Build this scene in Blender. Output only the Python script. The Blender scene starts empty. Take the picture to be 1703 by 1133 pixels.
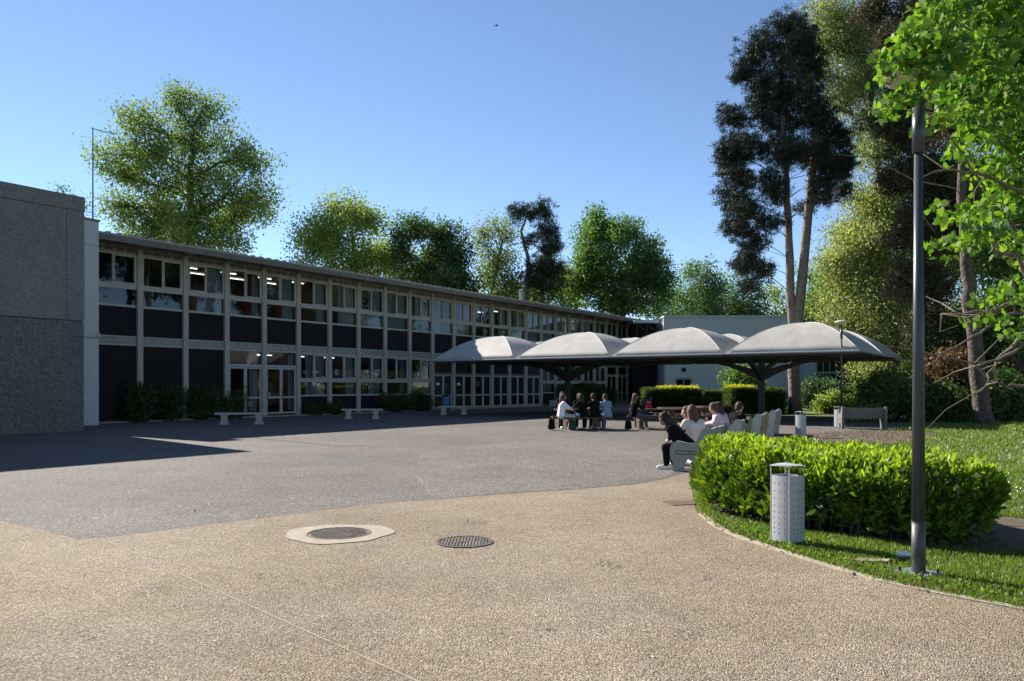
import bpy, math, random
import numpy as np
from mathutils import Vector, Matrix

# ------------------------------------------------------------------ camera, sky, sun
F_PX, CX, HZ, EYE = 1290.0, 851.0, 643.0, 1.6
SC = bpy.context.scene
COL = SC.collection
cam_d = bpy.data.cameras.new('camera'); cam = bpy.data.objects.new('camera', cam_d); COL.objects.link(cam)
cam.location = (0, 0, EYE); cam.rotation_euler = (math.radians(90), 0, 0)
cam_d.sensor_width = 36; cam_d.lens = F_PX / 1703 * 36
cam_d.shift_y = (HZ - 566.5) / 1703; cam_d.clip_end = 3000
SC.camera = cam
SUN_EL, SUN_AZ = math.radians(33.6), math.radians(45.4)      # azimuth: left of the view direction (+Y)
world = bpy.data.worlds.new('World'); SC.world = world; world.use_nodes = True
nt = world.node_tree; bg = nt.nodes['Background']
sky = nt.nodes.new('ShaderNodeTexSky'); sky.sky_type = 'NISHITA'; sky.sun_disc = False
sky.sun_elevation = SUN_EL; sky.sun_rotation = -SUN_AZ
sky.air_density = 1.0; sky.dust_density = 0.0; sky.altitude = 3000; sky.ozone_density = 2.1
nt.links.new(sky.outputs[0], bg.inputs[0]); bg.inputs[1].default_value = 0.086
sun_d = bpy.data.lights.new('sun', 'SUN'); sun_d.energy = 5.0; sun_d.angle = math.radians(0.5); sun_d.color = (1, .93, .83)
sun = bpy.data.objects.new('sun', sun_d); COL.objects.link(sun)
sd = Vector((-math.sin(SUN_AZ) * math.cos(SUN_EL), math.cos(SUN_AZ) * math.cos(SUN_EL), math.sin(SUN_EL)))
sun.rotation_euler = sd.to_track_quat('Z', 'Y').to_euler()
SC.view_settings.view_transform = 'Standard'; SC.view_settings.look = 'None'
SC.view_settings.exposure = 1.14; SC.view_settings.gamma = 1.0
SC.cycles.max_bounces = 6; SC.cycles.diffuse_bounces = 3; SC.cycles.glossy_bounces = 3
SC.cycles.transmission_bounces = 3; SC.cycles.transparent_max_bounces = 8

rng = np.random.RandomState(7); random.seed(7)
TH = math.radians(34.57); SX, CY = math.sin(TH), math.cos(TH)      # the facade runs away along (SX, CY)
FROT = math.pi / 2 - TH

def G(px, py):                                   # a ground point measured on the photograph
    Y = F_PX * EYE / (py - HZ); return ((px - CX) / F_PX * Y, Y)
def P(px, py, Y):
    return Vector(((px - CX) / F_PX * Y, Y, EYE + (HZ - py) / F_PX * Y))

# ------------------------------------------------------------------ mesh helpers
class MB:
    def __init__(s): s.v = []; s.f = []
    def add(s, vs, fs):
        o = len(s.v); s.v.extend([tuple(p) for p in vs]); s.f.extend([tuple(i + o for i in f) for f in fs]); return s
    def box(s, x0, x1, y0, y1, z0, z1):
        return s.add([(x0,y0,z0),(x1,y0,z0),(x1,y1,z0),(x0,y1,z0),(x0,y0,z1),(x1,y0,z1),(x1,y1,z1),(x0,y1,z1)],
                     [(0,3,2,1),(4,5,6,7),(0,1,5,4),(1,2,6,5),(2,3,7,6),(3,0,4,7)])
    def obox(s, c, size, rz=0, ry=0):
        m = Matrix.Rotation(rz, 3, 'Z') @ Matrix.Rotation(ry, 3, 'Y'); a, b, h = [q / 2 for q in size]
        vs = [Vector(c) + m @ Vector(q) for q in [(-a,-b,-h),(a,-b,-h),(a,b,-h),(-a,b,-h),(-a,-b,h),(a,-b,h),(a,b,h),(-a,b,h)]]
        return s.add(vs, [(0,3,2,1),(4,5,6,7),(0,1,5,4),(1,2,6,5),(2,3,7,6),(3,0,4,7)])
    def tube(s, pts, rad, n=8, cap=True):
        pts = [Vector(p) for p in pts]; rings = []; prev = None
        for i, p in enumerate(pts):
            d = (pts[min(i+1, len(pts)-1)] - pts[max(i-1, 0)])
            if d.length < 1e-6: d = Vector((0,0,1))
            d.normalize()
            if prev is None:
                a = Vector((1,0,0)) if abs(d.x) < .8 else Vector((0,1,0))
                u = d.cross(a).normalized()
            else:
                u = (prev - d * prev.dot(d))
                u = u.normalized() if u.length > 1e-5 else d.orthogonal().normalized()
            prev = u; w = d.cross(u); r = rad[i] if hasattr(rad, '__len__') else rad
            rings.append([p + (u * math.cos(2*math.pi*k/n) + w * math.sin(2*math.pi*k/n)) * r for k in range(n)])
        vs = [q for r in rings for q in r]; fs = []
        for i in range(len(rings)-1):
            for k in range(n):
                a = i*n+k; b = i*n+(k+1) % n; fs.append((a, b, b+n, a+n))
        if cap: fs.append(tuple(range(n-1, -1, -1))); fs.append(tuple(range((len(rings)-1)*n, len(rings)*n)))
        return s.add(vs, fs)
    def lathe(s, prof, n=24, c=(0,0,0)):
        vs = []; fs = []
        for r, z in prof:
            for k in range(n):
                t = 2*math.pi*k/n; vs.append((c[0]+r*math.cos(t), c[1]+r*math.sin(t), c[2]+z))
        for i in range(len(prof)-1):
            for k in range(n):
                a = i*n+k; b = i*n+(k+1) % n; fs.append((a, b, b+n, a+n))
        return s.add(vs, fs)
    def prism(s, poly, z0, z1, f=None):
        n = len(poly); f = f or (lambda a, b, z: (a, b, z))
        vs = [f(a, b, z0) for a, b in poly] + [f(a, b, z1) for a, b in poly]
        return s.add(vs, [tuple(range(n-1,-1,-1)), tuple(range(n, 2*n))] + [(i,(i+1) % n,(i+1) % n+n,i+n) for i in range(n)])
    def build(s, name, mat, parent=None, smooth=False, loc=None, rz=0):
        me = bpy.data.meshes.new(name); me.from_pydata(s.v, [], s.f); me.validate(); me.update()
        return link(name, me, mat, parent, smooth, loc, rz)

def link(name, me, mat, parent=None, smooth=False, loc=None, rz=0):
    o = bpy.data.objects.new(name, me); COL.objects.link(o)
    if mat: me.materials.append(mat)
    if smooth: me.polygons.foreach_set('use_smooth', [True]*len(me.polygons))
    if parent: o.parent = parent
    if loc is not None: o.location = loc
    o.rotation_euler.z = rz
    return o

def npmesh(name, V, Fq, nper, mat, parent=None, smooth=False):
    """V (n,3), Fq flat loop indices, nper verts per face"""
    me = bpy.data.meshes.new(name); V = np.ascontiguousarray(V, dtype=np.float32); Fq = np.asarray(Fq, dtype=np.int32).ravel()
    nf = len(Fq)//nper
    me.vertices.add(len(V)); me.vertices.foreach_set('co', V.ravel())
    me.loops.add(len(Fq)); me.loops.foreach_set('vertex_index', Fq)
    me.polygons.add(nf); me.polygons.foreach_set('loop_start', np.arange(0, nf*nper, nper, dtype=np.int32))
    me.update(calc_edges=True)
    return link(name, me, mat, parent, smooth)

def tag(o, label=None, cat=None, group=None, kind=None):
    if label: o['label'] = label
    if cat: o['category'] = cat
    if group: o['group'] = group
    if kind: o['kind'] = kind
    return o
def thing(name, label, cat, loc=(0,0,0), rz=0, group=None):
    o = bpy.data.objects.new(name, None); COL.objects.link(o); o.location = loc; o.rotation_euler.z = rz
    return tag(o, label, cat, group)
def dup(root, loc=None, rz=None, label=None, group=None):
    def rec(o, par):
        c = o.copy(); COL.objects.link(c)
        if par: c.parent = par
        for ch in kids.get(o, []): rec(ch, c)
        return c
    kids = {}
    for q in list(COL.objects):
        if q.parent: kids.setdefault(q.parent, []).append(q)
    r = rec(root, None)
    if loc is not None: r.location = loc
    if rz is not None: r.rotation_euler.z = rz
    if label: r['label'] = label
    if group: r['group'] = group
    return r

# ------------------------------------------------------------------ materials
MATS = {}
def mat(name, col, rough=.7, metal=0, spec=.5, noise=None, bump=None, emit=None):
    """noise: (scale, amount, col2); bump: (scale, strength, distance)"""
    if name in MATS: return MATS[name]
    m = bpy.data.materials.new(name); m.use_nodes = True; MATS[name] = m
    t = m.node_tree; b = t.nodes['Principled BSDF']
    b.inputs['Base Color'].default_value = (*col, 1); b.inputs['Roughness'].default_value = rough
    b.inputs['Metallic'].default_value = metal; b.inputs['Specular IOR Level'].default_value = spec
    if noise or bump: tc = t.nodes.new('ShaderNodeTexCoord')
    if noise:
        n = t.nodes.new('ShaderNodeTexNoise'); n.inputs['Scale'].default_value = noise[0]; n.inputs['Detail'].default_value = 8
        n.inputs['Roughness'].default_value = .65
        r = t.nodes.new('ShaderNodeValToRGB'); r.color_ramp.elements[0].position = .5-noise[1]; r.color_ramp.elements[1].position = .5+noise[1]
        r.color_ramp.elements[0].color = (*col, 1); r.color_ramp.elements[1].color = (*noise[2], 1)
        t.links.new(tc.outputs['Object'], n.inputs[0]); t.links.new(n.outputs[0], r.inputs[0]); t.links.new(r.outputs[0], b.inputs['Base Color'])
    if bump:
        n = t.nodes.new('ShaderNodeTexNoise'); n.inputs['Scale'].default_value = bump[0]; n.inputs['Detail'].default_value = 6
        bp = t.nodes.new('ShaderNodeBump'); bp.inputs['Strength'].default_value = bump[1]; bp.inputs['Distance'].default_value = bump[2]
        t.links.new(tc.outputs['Object'], n.inputs[0]); t.links.new(n.outputs[0], bp.inputs['Height']); t.links.new(bp.outputs[0], b.inputs['Normal'])
    if emit: b.inputs['Emission Color'].default_value = (*emit[:3], 1); b.inputs['Emission Strength'].default_value = emit[3]
    return m

def leafmat(name, c1, c2, trans=.35, tcol=None, rough=.5, gloss=.04, big=.35):
    m = bpy.data.materials.new(name); m.use_nodes = True; t = m.node_tree; t.nodes.clear()
    out = t.nodes.new('ShaderNodeOutputMaterial'); g = t.nodes.new('ShaderNodeNewGeometry')
    mixc = t.nodes.new('ShaderNodeMix'); mixc.data_type = 'RGBA'
    mixc.inputs[6].default_value = (*c1, 1); mixc.inputs[7].default_value = (*c2, 1)
    tc = t.nodes.new('ShaderNodeTexCoord'); n = t.nodes.new('ShaderNodeTexNoise'); n.inputs['Scale'].default_value = big; n.inputs['Detail'].default_value = 2
    t.links.new(tc.outputs['Object'], n.inputs[0])
    ad = t.nodes.new('ShaderNodeMath'); ad.operation = 'ADD'; t.links.new(g.outputs['Random Per Island'], ad.inputs[0]); t.links.new(n.outputs[0], ad.inputs[1])
    sb = t.nodes.new('ShaderNodeMath'); sb.operation = 'SUBTRACT'; sb.use_clamp = True; t.links.new(ad.outputs[0], sb.inputs[0]); sb.inputs[1].default_value = .5
    t.links.new(sb.outputs[0], mixc.inputs[0])
    d = t.nodes.new('ShaderNodeBsdfDiffuse'); tr = t.nodes.new('ShaderNodeBsdfTranslucent'); gl = t.nodes.new('ShaderNodeBsdfGlossy')
    gl.inputs['Roughness'].default_value = rough; gl.inputs[0].default_value = (.6,.6,.6,1)
    hs = t.nodes.new('ShaderNodeMix'); hs.data_type = 'RGBA'; hs.blend_type = 'MULTIPLY'; hs.inputs[0].default_value = 1
    hs.inputs[7].default_value = (*(tcol or (1.5, 1.6, .6)), 1)
    t.links.new(mixc.outputs[2], d.inputs[0]); t.links.new(mixc.outputs[2], hs.inputs[6]); t.links.new(hs.outputs[2], tr.inputs[0])
    m1 = t.nodes.new('ShaderNodeMixShader'); m1.inputs[0].default_value = trans; t.links.new(d.outputs[0], m1.inputs[1]); t.links.new(tr.outputs[0], m1.inputs[2])
    m2 = t.nodes.new('ShaderNodeMixShader'); m2.inputs[0].default_value = gloss; t.links.new(m1.outputs[0], m2.inputs[1]); t.links.new(gl.outputs[0], m2.inputs[2])
    t.links.new(m2.outputs[0], out.inputs[0]); return m

def glassmat():
    m = bpy.data.materials.new('window_glass'); m.use_nodes = True; t = m.node_tree; t.nodes.clear()
    out = t.nodes.new('ShaderNodeOutputMaterial'); tr = t.nodes.new('ShaderNodeBsdfTransparent'); tr.inputs[0].default_value = (.55, .60, .61, 1)
    gl = t.nodes.new('ShaderNodeBsdfGlossy'); gl.inputs['Roughness'].default_value = .015; gl.inputs[0].default_value = (.9, .95, 1, 1)
    fr = t.nodes.new('ShaderNodeFresnel'); fr.inputs[0].default_value = 1.6
    tc = t.nodes.new('ShaderNodeTexCoord'); n = t.nodes.new('ShaderNodeTexNoise'); n.inputs['Scale'].default_value = 1.1
    bp = t.nodes.new('ShaderNodeBump'); bp.inputs['Strength'].default_value = .12; bp.inputs['Distance'].default_value = .02
    t.links.new(tc.outputs['Object'], n.inputs[0]); t.links.new(n.outputs[0], bp.inputs['Height']); t.links.new(bp.outputs[0], gl.inputs['Normal'])
    mx = t.nodes.new('ShaderNodeMixShader'); t.links.new(fr.outputs[0], mx.inputs[0]); t.links.new(tr.outputs[0], mx.inputs[1]); t.links.new(gl.outputs[0], mx.inputs[2])
    t.links.new(mx.outputs[0], out.inputs[0]); return m

def groundmat(name, stops, scale, big, bumpd, specks=None, bscale=None, stain=None, rough=.9):
    """stones: voronoi cells coloured by a ramp, varied by a broad noise"""
    m = bpy.data.materials.new(name); m.use_nodes = True; t = m.node_tree; b = t.nodes['Principled BSDF']
    b.inputs['Roughness'].default_value = rough; b.inputs['Specular IOR Level'].default_value = .25
    tc = t.nodes.new('ShaderNodeTexCoord')
    v = t.nodes.new('ShaderNodeTexVoronoi'); v.inputs['Scale'].default_value = scale; t.links.new(tc.outputs['Object'], v.inputs[0])
    sp = t.nodes.new('ShaderNodeSeparateColor'); t.links.new(v.outputs['Color'], sp.inputs[0])
    r = t.nodes.new('ShaderNodeValToRGB'); e = r.color_ramp.elements
    while len(e) < len(stops): e.new(.5)
    for i, (p, c) in enumerate(stops): e[i].position = p; e[i].color = (*c, 1)
    t.links.new(sp.outputs[0], r.inputs[0])
    # dark gaps between the stones
    rg = t.nodes.new('ShaderNodeMapRange'); rg.inputs[1].default_value = .25; rg.inputs[2].default_value = .75; rg.inputs[3].default_value = 1.08; rg.inputs[4].default_value = .66
    t.links.new(v.outputs['Distance'], rg.inputs[0])
    mul = t.nodes.new('ShaderNodeMix'); mul.data_type = 'RGBA'; mul.blend_type = 'MULTIPLY'; mul.inputs[0].default_value = 1
    t.links.new(r.outputs[0], mul.inputs[6]); t.links.new(rg.outputs[0], mul.inputs[7])
    last = mul.outputs[2]
    for sc, lo, hi, tint in big:
        n = t.nodes.new('ShaderNodeTexNoise'); n.inputs['Scale'].default_value = sc; n.inputs['Detail'].default_value = 7; n.inputs['Roughness'].default_value = .6
        t.links.new(tc.outputs['Object'], n.inputs[0])
        rr = t.nodes.new('ShaderNodeValToRGB'); rr.color_ramp.elements[0].position = lo; rr.color_ramp.elements[1].position = hi
        rr.color_ramp.elements[0].color = (*tint, 1); rr.color_ramp.elements[1].color = (1, 1, 1, 1)
        t.links.new(n.outputs[0], rr.inputs[0])
        mm = t.nodes.new('ShaderNodeMix'); mm.data_type = 'RGBA'; mm.blend_type = 'MULTIPLY'; mm.inputs[0].default_value = 1
        t.links.new(last, mm.inputs[6]); t.links.new(rr.outputs[0], mm.inputs[7]); last = mm.outputs[2]
    t.links.new(last, b.inputs['Base Color'])
    bp = t.nodes.new('ShaderNodeBump'); bp.inputs['Strength'].default_value = .9; bp.inputs['Distance'].default_value = bumpd; bp.invert = True
    t.links.new(v.outputs['Distance'], bp.inputs['Height']); t.links.new(bp.outputs[0], b.inputs['Normal'])
    return m

M = dict(
  asphalt=groundmat('asphalt', [(0,(.090,.082,.077)),(.45,(.143,.129,.121)),(.8,(.190,.173,.162)),(1,(.44,.42,.37))], 70,
      [(.13,.40,.58,(.78,.79,.79)),(.35,.45,.62,(1.0,.95,.88)),(.9,.3,.55,(.84,.82,.81)),(6,.2,.6,(.88,.88,.88))], .005),
  asphalt_patch=groundmat('asphalt_worn', [(0,(.10,.09,.078)),(.45,(.155,.142,.125)),(.8,(.205,.188,.165)),(1,(.48,.45,.38))], 64,
      [(.3,.42,.6,(.85,.84,.84)),(1.3,.3,.55,(.86,.84,.81)),(6,.2,.6,(.86,.86,.86))], .006),
  aggregate=groundmat('aggregate', [(0,(.17,.133,.092)),(.4,(.35,.285,.205)),(.75,(.46,.385,.285)),(1,(.70,.62,.50))], 100,
      [(.35,.33,.62,(.74,.72,.71)),(1.7,.25,.55,(.86,.85,.84)),(9,.25,.6,(.85,.85,.85)),(.12,.42,.6,(.88,.88,.92)),(.25,.42,.62,(1.0,.97,.88))], .010),
  concrete=mat('pale_concrete', (.42,.39,.34), .9, noise=(9,.25,(.52,.49,.44)), bump=(40,.3,.004)),
  ringc=mat('manhole_concrete', (.25,.205,.155), .9, noise=(5,.25,(.36,.31,.24)), bump=(60,.3,.004)),
  kerb=mat('kerb_concrete', (.30,.25,.19), .95, noise=(6,.2,(.42,.36,.28)), bump=(50,.4,.004)),
  lawn=mat('lawn_soil', (.06,.085,.018), 1, noise=(2.2,.22,(.11,.15,.03)), bump=(30,.6,.03)),
  soil=mat('bare_soil', (.06,.045,.03), 1, noise=(8,.2,(.12,.09,.06)), bump=(20,.7,.03)),
  roughwall=groundmat('pebbledash', [(0,(.12,.125,.115)),(.5,(.195,.20,.185)),(1,(.32,.315,.29))], 34, [(.5,.3,.7,(.82,.82,.82)),(3,.3,.7,(.85,.85,.85))], .012),
  smoothwall=groundmat('fine_pebbledash', [(0,(.20,.205,.19)),(.5,(.27,.272,.255)),(1,(.38,.375,.35))], 40, [(.4,.3,.7,(.80,.80,.80)),(2.5,.3,.7,(.86,.86,.85))], .006),
  plaster=mat('white_plaster', (.50,.52,.51), .85, noise=(1.2,.2,(.60,.61,.60)), bump=(25,.15,.004)),
  whitewall=mat('white_render', (.56,.60,.61), .9, noise=(.5,.25,(.66,.69,.69)), bump=(15,.1,.004)),
  greenwall=mat('pale_green_render', (.30,.40,.33), .9, noise=(.6,.25,(.36,.45,.38))),
  frame=mat('facade_frame', (.36,.34,.275), .75, noise=(3,.25,(.46,.43,.36)), bump=(30,.1,.003)),
  winframe=mat('window_frame', (.40,.39,.35), .6, noise=(4,.3,(.47,.455,.41))),
  darkpanel=mat('dark_panel', (.009,.009,.010), .7, spec=.2, noise=(.9,.2,(.016,.016,.016))),
  vent=mat('vent_strip', (.16,.13,.105), .9), band=mat('floor_band', (.26,.26,.24), .9, noise=(5,.3,(.33,.32,.29))),
  fascia=mat('eave_fascia', (.13,.12,.10), .9, noise=(3,.25,(.21,.19,.165))),
  tile=mat('corrugated_roof', (.10,.085,.07), .9, noise=(7,.25,(.19,.165,.14))),
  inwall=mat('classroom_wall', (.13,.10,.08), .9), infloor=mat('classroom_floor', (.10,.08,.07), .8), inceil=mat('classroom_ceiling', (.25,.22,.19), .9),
  curtain=mat('blue_white_curtain', (.42,.50,.55), .9), dark_sheet=mat('added_dark_sheet', (.02,.022,.022), .9), redcurtain=mat('red_curtain', (.28,.03,.05), .9), redwall=mat('red_panel', (.3,.04,.04), .9),
  lampon=mat('strip_lamp', (.9,.9,.85), .5, emit=(1,.93,.75,2.2)),
  membrane=mat('canopy_membrane', (.31,.295,.265), .6, noise=(.9,.2,(.46,.44,.40)), bump=(9,.15,.01)),
  seam=mat('seam_tape', (.56,.55,.52), .6),
  steel=mat('dark_steel', (.035,.04,.045), .5, noise=(6,.3,(.05,.055,.06))), rim=mat('canopy_rim', (.34,.34,.34), .5, metal=.2),
  stone=mat('bench_stone', (.34,.32,.28), .9, noise=(12,.25,(.46,.44,.39)), bump=(50,.3,.004)),
  moulded_shaded=mat('shaded_concrete', (.11,.11,.10), .9, noise=(7,.25,(.18,.18,.165))),  # darker copy of the moulded concrete, the lone bench's shade put into colour
  moulded=mat('moulded_concrete', (.24,.25,.235), .8, noise=(7,.25,(.34,.345,.32)), bump=(40,.2,.003)),
  ochre=mat('ochre_concrete', (.42,.35,.17), .8, noise=(7,.25,(.52,.45,.26))),
  lightpanel=mat('light_concrete', (.40,.39,.35), .8, noise=(7,.25,(.50,.49,.45))),
  groove=mat('groove', (.08,.08,.075), .9),
  binm=mat('bin_grey_paint', (.36,.37,.39), .42, noise=(6,.3,(.43,.44,.46))), hole=mat('bin_hole', (.01,.01,.012), .9), dark=mat('dark_metal', (.03,.03,.03), .6),
  pole=mat('lamp_pole_paint', (.032,.042,.05), .35, noise=(5,.3,(.045,.055,.062))),
  polebase=mat('lamp_pole_weathered', (.040,.048,.052), .5, noise=(7,.25,(.075,.075,.072))),
  dish=mat('lamp_dish', (.55,.50,.38), .5),
  iron=mat('cast_iron', (.045,.035,.03), .6, metal=.2, noise=(22,.12,(.22,.17,.13))), rust=mat('rusty_drain', (.09,.055,.035), .9, noise=(20,.3,(.14,.09,.06))),
  wood=mat('red_brown_wood', (.06,.03,.022), .6, noise=(5,.3,(.10,.05,.035))),
  bark=mat('bark', (.11,.085,.065), .95, noise=(4,.2,(.19,.15,.12)), bump=(9,1,.06)),
  pinebark=mat('pine_bark', (.12,.10,.085), .95, noise=(3.5,.18,(.25,.21,.18)), bump=(7,1,.08)),
  leanbark=mat('leaning_bark', (.05,.038,.03), .95, noise=(5,.16,(.15,.115,.095)), bump=(8,1,.07)),
  darkbark=mat('dark_bark', (.05,.038,.03), .95, noise=(4,.2,(.09,.07,.055)), bump=(9,1,.05)),
  twig=mat('grey_twig', (.09,.07,.05), .9, noise=(6,.2,(.20,.165,.12))),
  skin=mat('skin', (.50,.30,.21), .55), skind=mat('tan_skin', (.36,.20,.13), .55), eye=mat('eye', (.02,.015,.01), .3),
  bluebin=mat('blue_bin', (.10,.20,.38), .5), bluebag=mat('navy_cloth', (.05,.07,.13), .9), paper=mat('white_paper', (.8,.8,.85), .7),
  litter=mat('dry_leaf', (.16,.09,.045), .9), galv=mat('galvanised', (.45,.47,.5), .4, metal=.7),
)
M['glass'] = glassmat()
LF = dict(
  walnut=leafmat('leaf_walnut', (.08,.13,.04), (.22,.28,.09), .5, (1.5,1.6,.7)),
  lime=leafmat('leaf_lime', (.13,.20,.05), (.30,.38,.10), .5, (1.5,1.5,.6)),
  darkl=leafmat('leaf_chestnut', (.035,.075,.022), (.09,.15,.042), .42, (1.5,1.6,.7)),
  mid=leafmat('leaf_mid', (.065,.14,.04), (.15,.25,.07), .5, (1.5,1.5,.7)),
  pale=leafmat('leaf_pale', (.11,.16,.055), (.22,.28,.10), .5, (1.4,1.4,.7)),
  bluegreen=leafmat('leaf_bluegreen', (.045,.095,.045), (.10,.17,.075), .4, (1.4,1.4,.8)),
  needle=leafmat('needle_dark', (.018,.027,.020), (.05,.066,.045), .08, (1.3,1.3,.8)),
  needle2=leafmat('needle_green', (.03,.05,.028), (.055,.08,.04), .1, (1.3,1.3,.8)),
  brown=leafmat('needle_brown', (.040,.042,.022), (.105,.095,.05), .2, (1.3,1.2,.8)),
  birch=leafmat('leaf_birch', (.09,.13,.04), (.44,.49,.24), .45, (1.4,1.4,.6)),
  maple=leafmat('leaf_maple', (.035,.10,.016), (.20,.31,.05), .42, (1.5,1.7,.5), .55, .03, 1.2),
  laurel_sunlit=leafmat('leaf_laurel_young_sunlit', (.13,.25,.025), (.33,.45,.06), .40, (1.6,1.5,.4), .5, .03, 2.0),  # young leaves, lightened further to carry sunlight on the hedge top
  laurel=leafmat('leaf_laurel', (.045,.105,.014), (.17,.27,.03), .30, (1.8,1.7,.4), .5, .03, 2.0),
  hedge=leafmat('leaf_hedge', (.04,.075,.018), (.09,.14,.03), .35, (1.5,1.6,.6)),
  hedge_sunlit=leafmat('leaf_hedge_sunlit_yellow', (.40,.46,.04), (.62,.62,.08), .35, (1.3,1.2,.5)),  # sunlight on the clipped tops put into the leaf colour
  shrub=leafmat('leaf_shrub', (.03,.062,.02), (.075,.125,.035), .32, (1.5,1.6,.6)),
  red=leafmat('leaf_red', (.07,.05,.02), (.22,.15,.08), .3, (1.5,1.0,.6)),
  pink=leafmat('petal_pink', (.5,.25,.3), (.7,.5,.5), .3, (1,1,1)),
  grass=leafmat('blade', (.09,.15,.025), (.17,.25,.045), .35, (1.6,1.6,.5), .4, .04, .9),
)

# ------------------------------------------------------------------ leaves
def rot_basis(n, tilt_up=.0, dirs=None):
    d = rng.normal(size=(n, 3)) if dirs is None else dirs.copy()
    d[:, 2] += tilt_up; d /= np.linalg.norm(d, axis=1)[:, None] + 1e-9
    a = rng.normal(size=(n, 3)); w = np.cross(d, a); w /= np.linalg.norm(w, axis=1)[:, None] + 1e-9
    return d, w, np.cross(d, w)
LEAF4 = np.array([[0,0,0],[.5,.33,.06],[1,0,-.08],[.5,-.33,.06]])
LEAF6 = np.array([[0,0,0],[.3,.145,.04],[.70,.14,.0],[1,0,-.12],[.70,-.14,.0],[.3,-.145,.04]])
MAPLE = np.array([[0,0,0],[.12,.18,.0],[.02,.46,.02],[.30,.34,.02],[.42,.62,-.03],[.56,.30,.02],[.74,.30,0],[1.0,0,-.05],
                  [.74,-.30,0],[.56,-.30,.02],[.42,-.62,-.03],[.30,-.34,.02],[.02,-.46,.02],[.12,-.18,0]])
BLADE = np.array([[0,.04,0],[.55,.035,.0],[1,0,-.12],[0,-.04,0]])[[0,1,2,3]]
NEEDLE = np.array([[.1,.085,0],[1,.0,0],[.1,-.085,0]])
def leafcloud(name, pts, size, shape, m, parent, tilt=.3, dirs=None, jitter=.35):
    n = len(pts); k = len(shape); d, w, u = rot_basis(n, tilt, dirs)
    s = size * (1 + jitter * (rng.rand(n) - .5) * 2)
    V = pts[:, None, :] + s[:, None, None] * (shape[None, :, 0:1]*d[:, None] + shape[None, :, 1:2]*w[:, None] + shape[None, :, 2:3]*u[:, None])
    return npmesh(name, V.reshape(-1, 3), np.arange(n*k), k, m, parent)

def ball(n, p=.45):
    d = rng.normal(size=(n, 3)); d /= np.linalg.norm(d, axis=1)[:, None]
    return d * (rng.rand(n)[:, None] ** p)

def tree(name, label, cat, base, Y, trunk, clumps, leaf, bark, size=.28, tipd=1.0, perTip=16, sig=.55, r0=.35, group=None,
         shape=LEAF4, needles=False, squash=.85, drop=0., twigs=True, loc=None, limb_k=1.0, spread=(.45,.8)):
    """trunk: list of (px,py) in photo pixels at depth Y from base up; clumps: (px,py,rx,ry[,dY[,density]])"""
    tp = [Vector((P(*q[:2], Y + (q[2] if len(q) > 2 else 0)))) for q in trunk]; org = Vector((tp[0].x, tp[0].y, 0)); tp[0] = org.copy()
    t = thing(name, label, cat, org, 0, group)
    tr = MB(); L = len(tp)
    if not needles: size *= .68; perTip = int(perTip*1.9); sig *= .8
    # resample the trunk with a slight wander
    path = []
    for i in range(L-1):
        for k in range(4):
            q = tp[i].lerp(tp[i+1], k/4); path.append(q + Vector((rng.normal()*r0*.09, rng.normal()*r0*.09, 0)) * (0 if i+k == 0 else 1))
    path.append(tp[-1]); N = len(path)
    rad = [r0 * (1.25 if i == 0 else 1) * (1 - .72*i/(N-1)) for i in range(N)]
    tr.tube([p - org for p in path], rad, 10)
    allp, alld = [], []
    for c in clumps:
        dY = c[4] if len(c) > 4 else rng.uniform(-1, 1) * c[2] / F_PX * Y * .8
        dens = c[5] if len(c) > 5 else 1
        cc = P(c[0], c[1], Y + dY); k = (Y + dY) / F_PX; R = np.array([c[2]*k, min(c[2], c[3]*1.4)*k, c[3]*k]) * (1 if needles else 1.15)
        nt_ = max(4, int(tipd * dens * (34 if needles else 31) * (c[2]*c[3]) / 1000.0))
        sub = ball(5, .5) * R * .62; rs = rng.uniform(*spread, 5); wh = rng.randint(0, 5, nt_)
        tips = sub[wh] + ball(nt_, .40) * R * rs[wh][:, None]
        # limb from the trunk to the clump
        cand = [i for i in range(N) if path[i].z < cc.z - abs((path[i]-cc).to_2d().length)*.25] or [max(1, N//3)]
        i0 = cand[-1] if len(cand) else 1
        a = path[i0]; dist = (cc - a).length; mid = a.lerp(cc, .5) + Vector((0, 0, dist*.08)) + Vector(rng.normal(size=3) * dist * .05)
        rl = min(rad[i0]*.7, .03 + dist*.014) * limb_k
        pts = [a, a.lerp(mid, .6), mid, mid.lerp(cc, .5) + Vector(rng.normal(size=3)*dist*.03), cc]
        tr.tube([q - org for q in pts], [rl, rl*.85, rl*.7, rl*.5, rl*.3], 6)
        if twigs:
            for j in range(min(nt_, 26)):
                e = cc + Vector(tips[j]); m0 = mid.lerp(cc, rng.uniform(0, 1)); m1 = m0.lerp(e, .5) + Vector(rng.normal(size=3)*.12)
                tr.tube([q - org for q in (m0, m1, e)], [rl*.35, rl*.22, .012], 4, cap=False)
        pc = np.array(cc - org)[None] + tips
        n = nt_ * perTip
        idx = rng.randint(0, nt_, n); off = rng.normal(size=(n, 3)) * sig * np.array([1, 1, squash])
        if drop: off[:, 2] -= np.abs(rng.normal(size=n)) * drop
        if needles:
            dd = rng.normal(size=(n, 3)); dd /= np.linalg.norm(dd, axis=1)[:, None]; allp.append(pc[idx] + off*.45); alld.append(dd)
        else:
            allp.append(pc[idx] + off); alld.append(rng.normal(size=(n, 3)) + off*.8/sig)
    tr.build('trunk', bark, t, smooth=True)
    A = np.concatenate(allp); D = np.concatenate(alld)
    zmin = .05; A[:, 2] = np.maximum(A[:, 2], zmin)
    leafcloud('crown', A, size, NEEDLE if needles else shape, leaf, t, tilt=(.15 if needles else -.1 if drop else .25), dirs=D)
    return t

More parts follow.
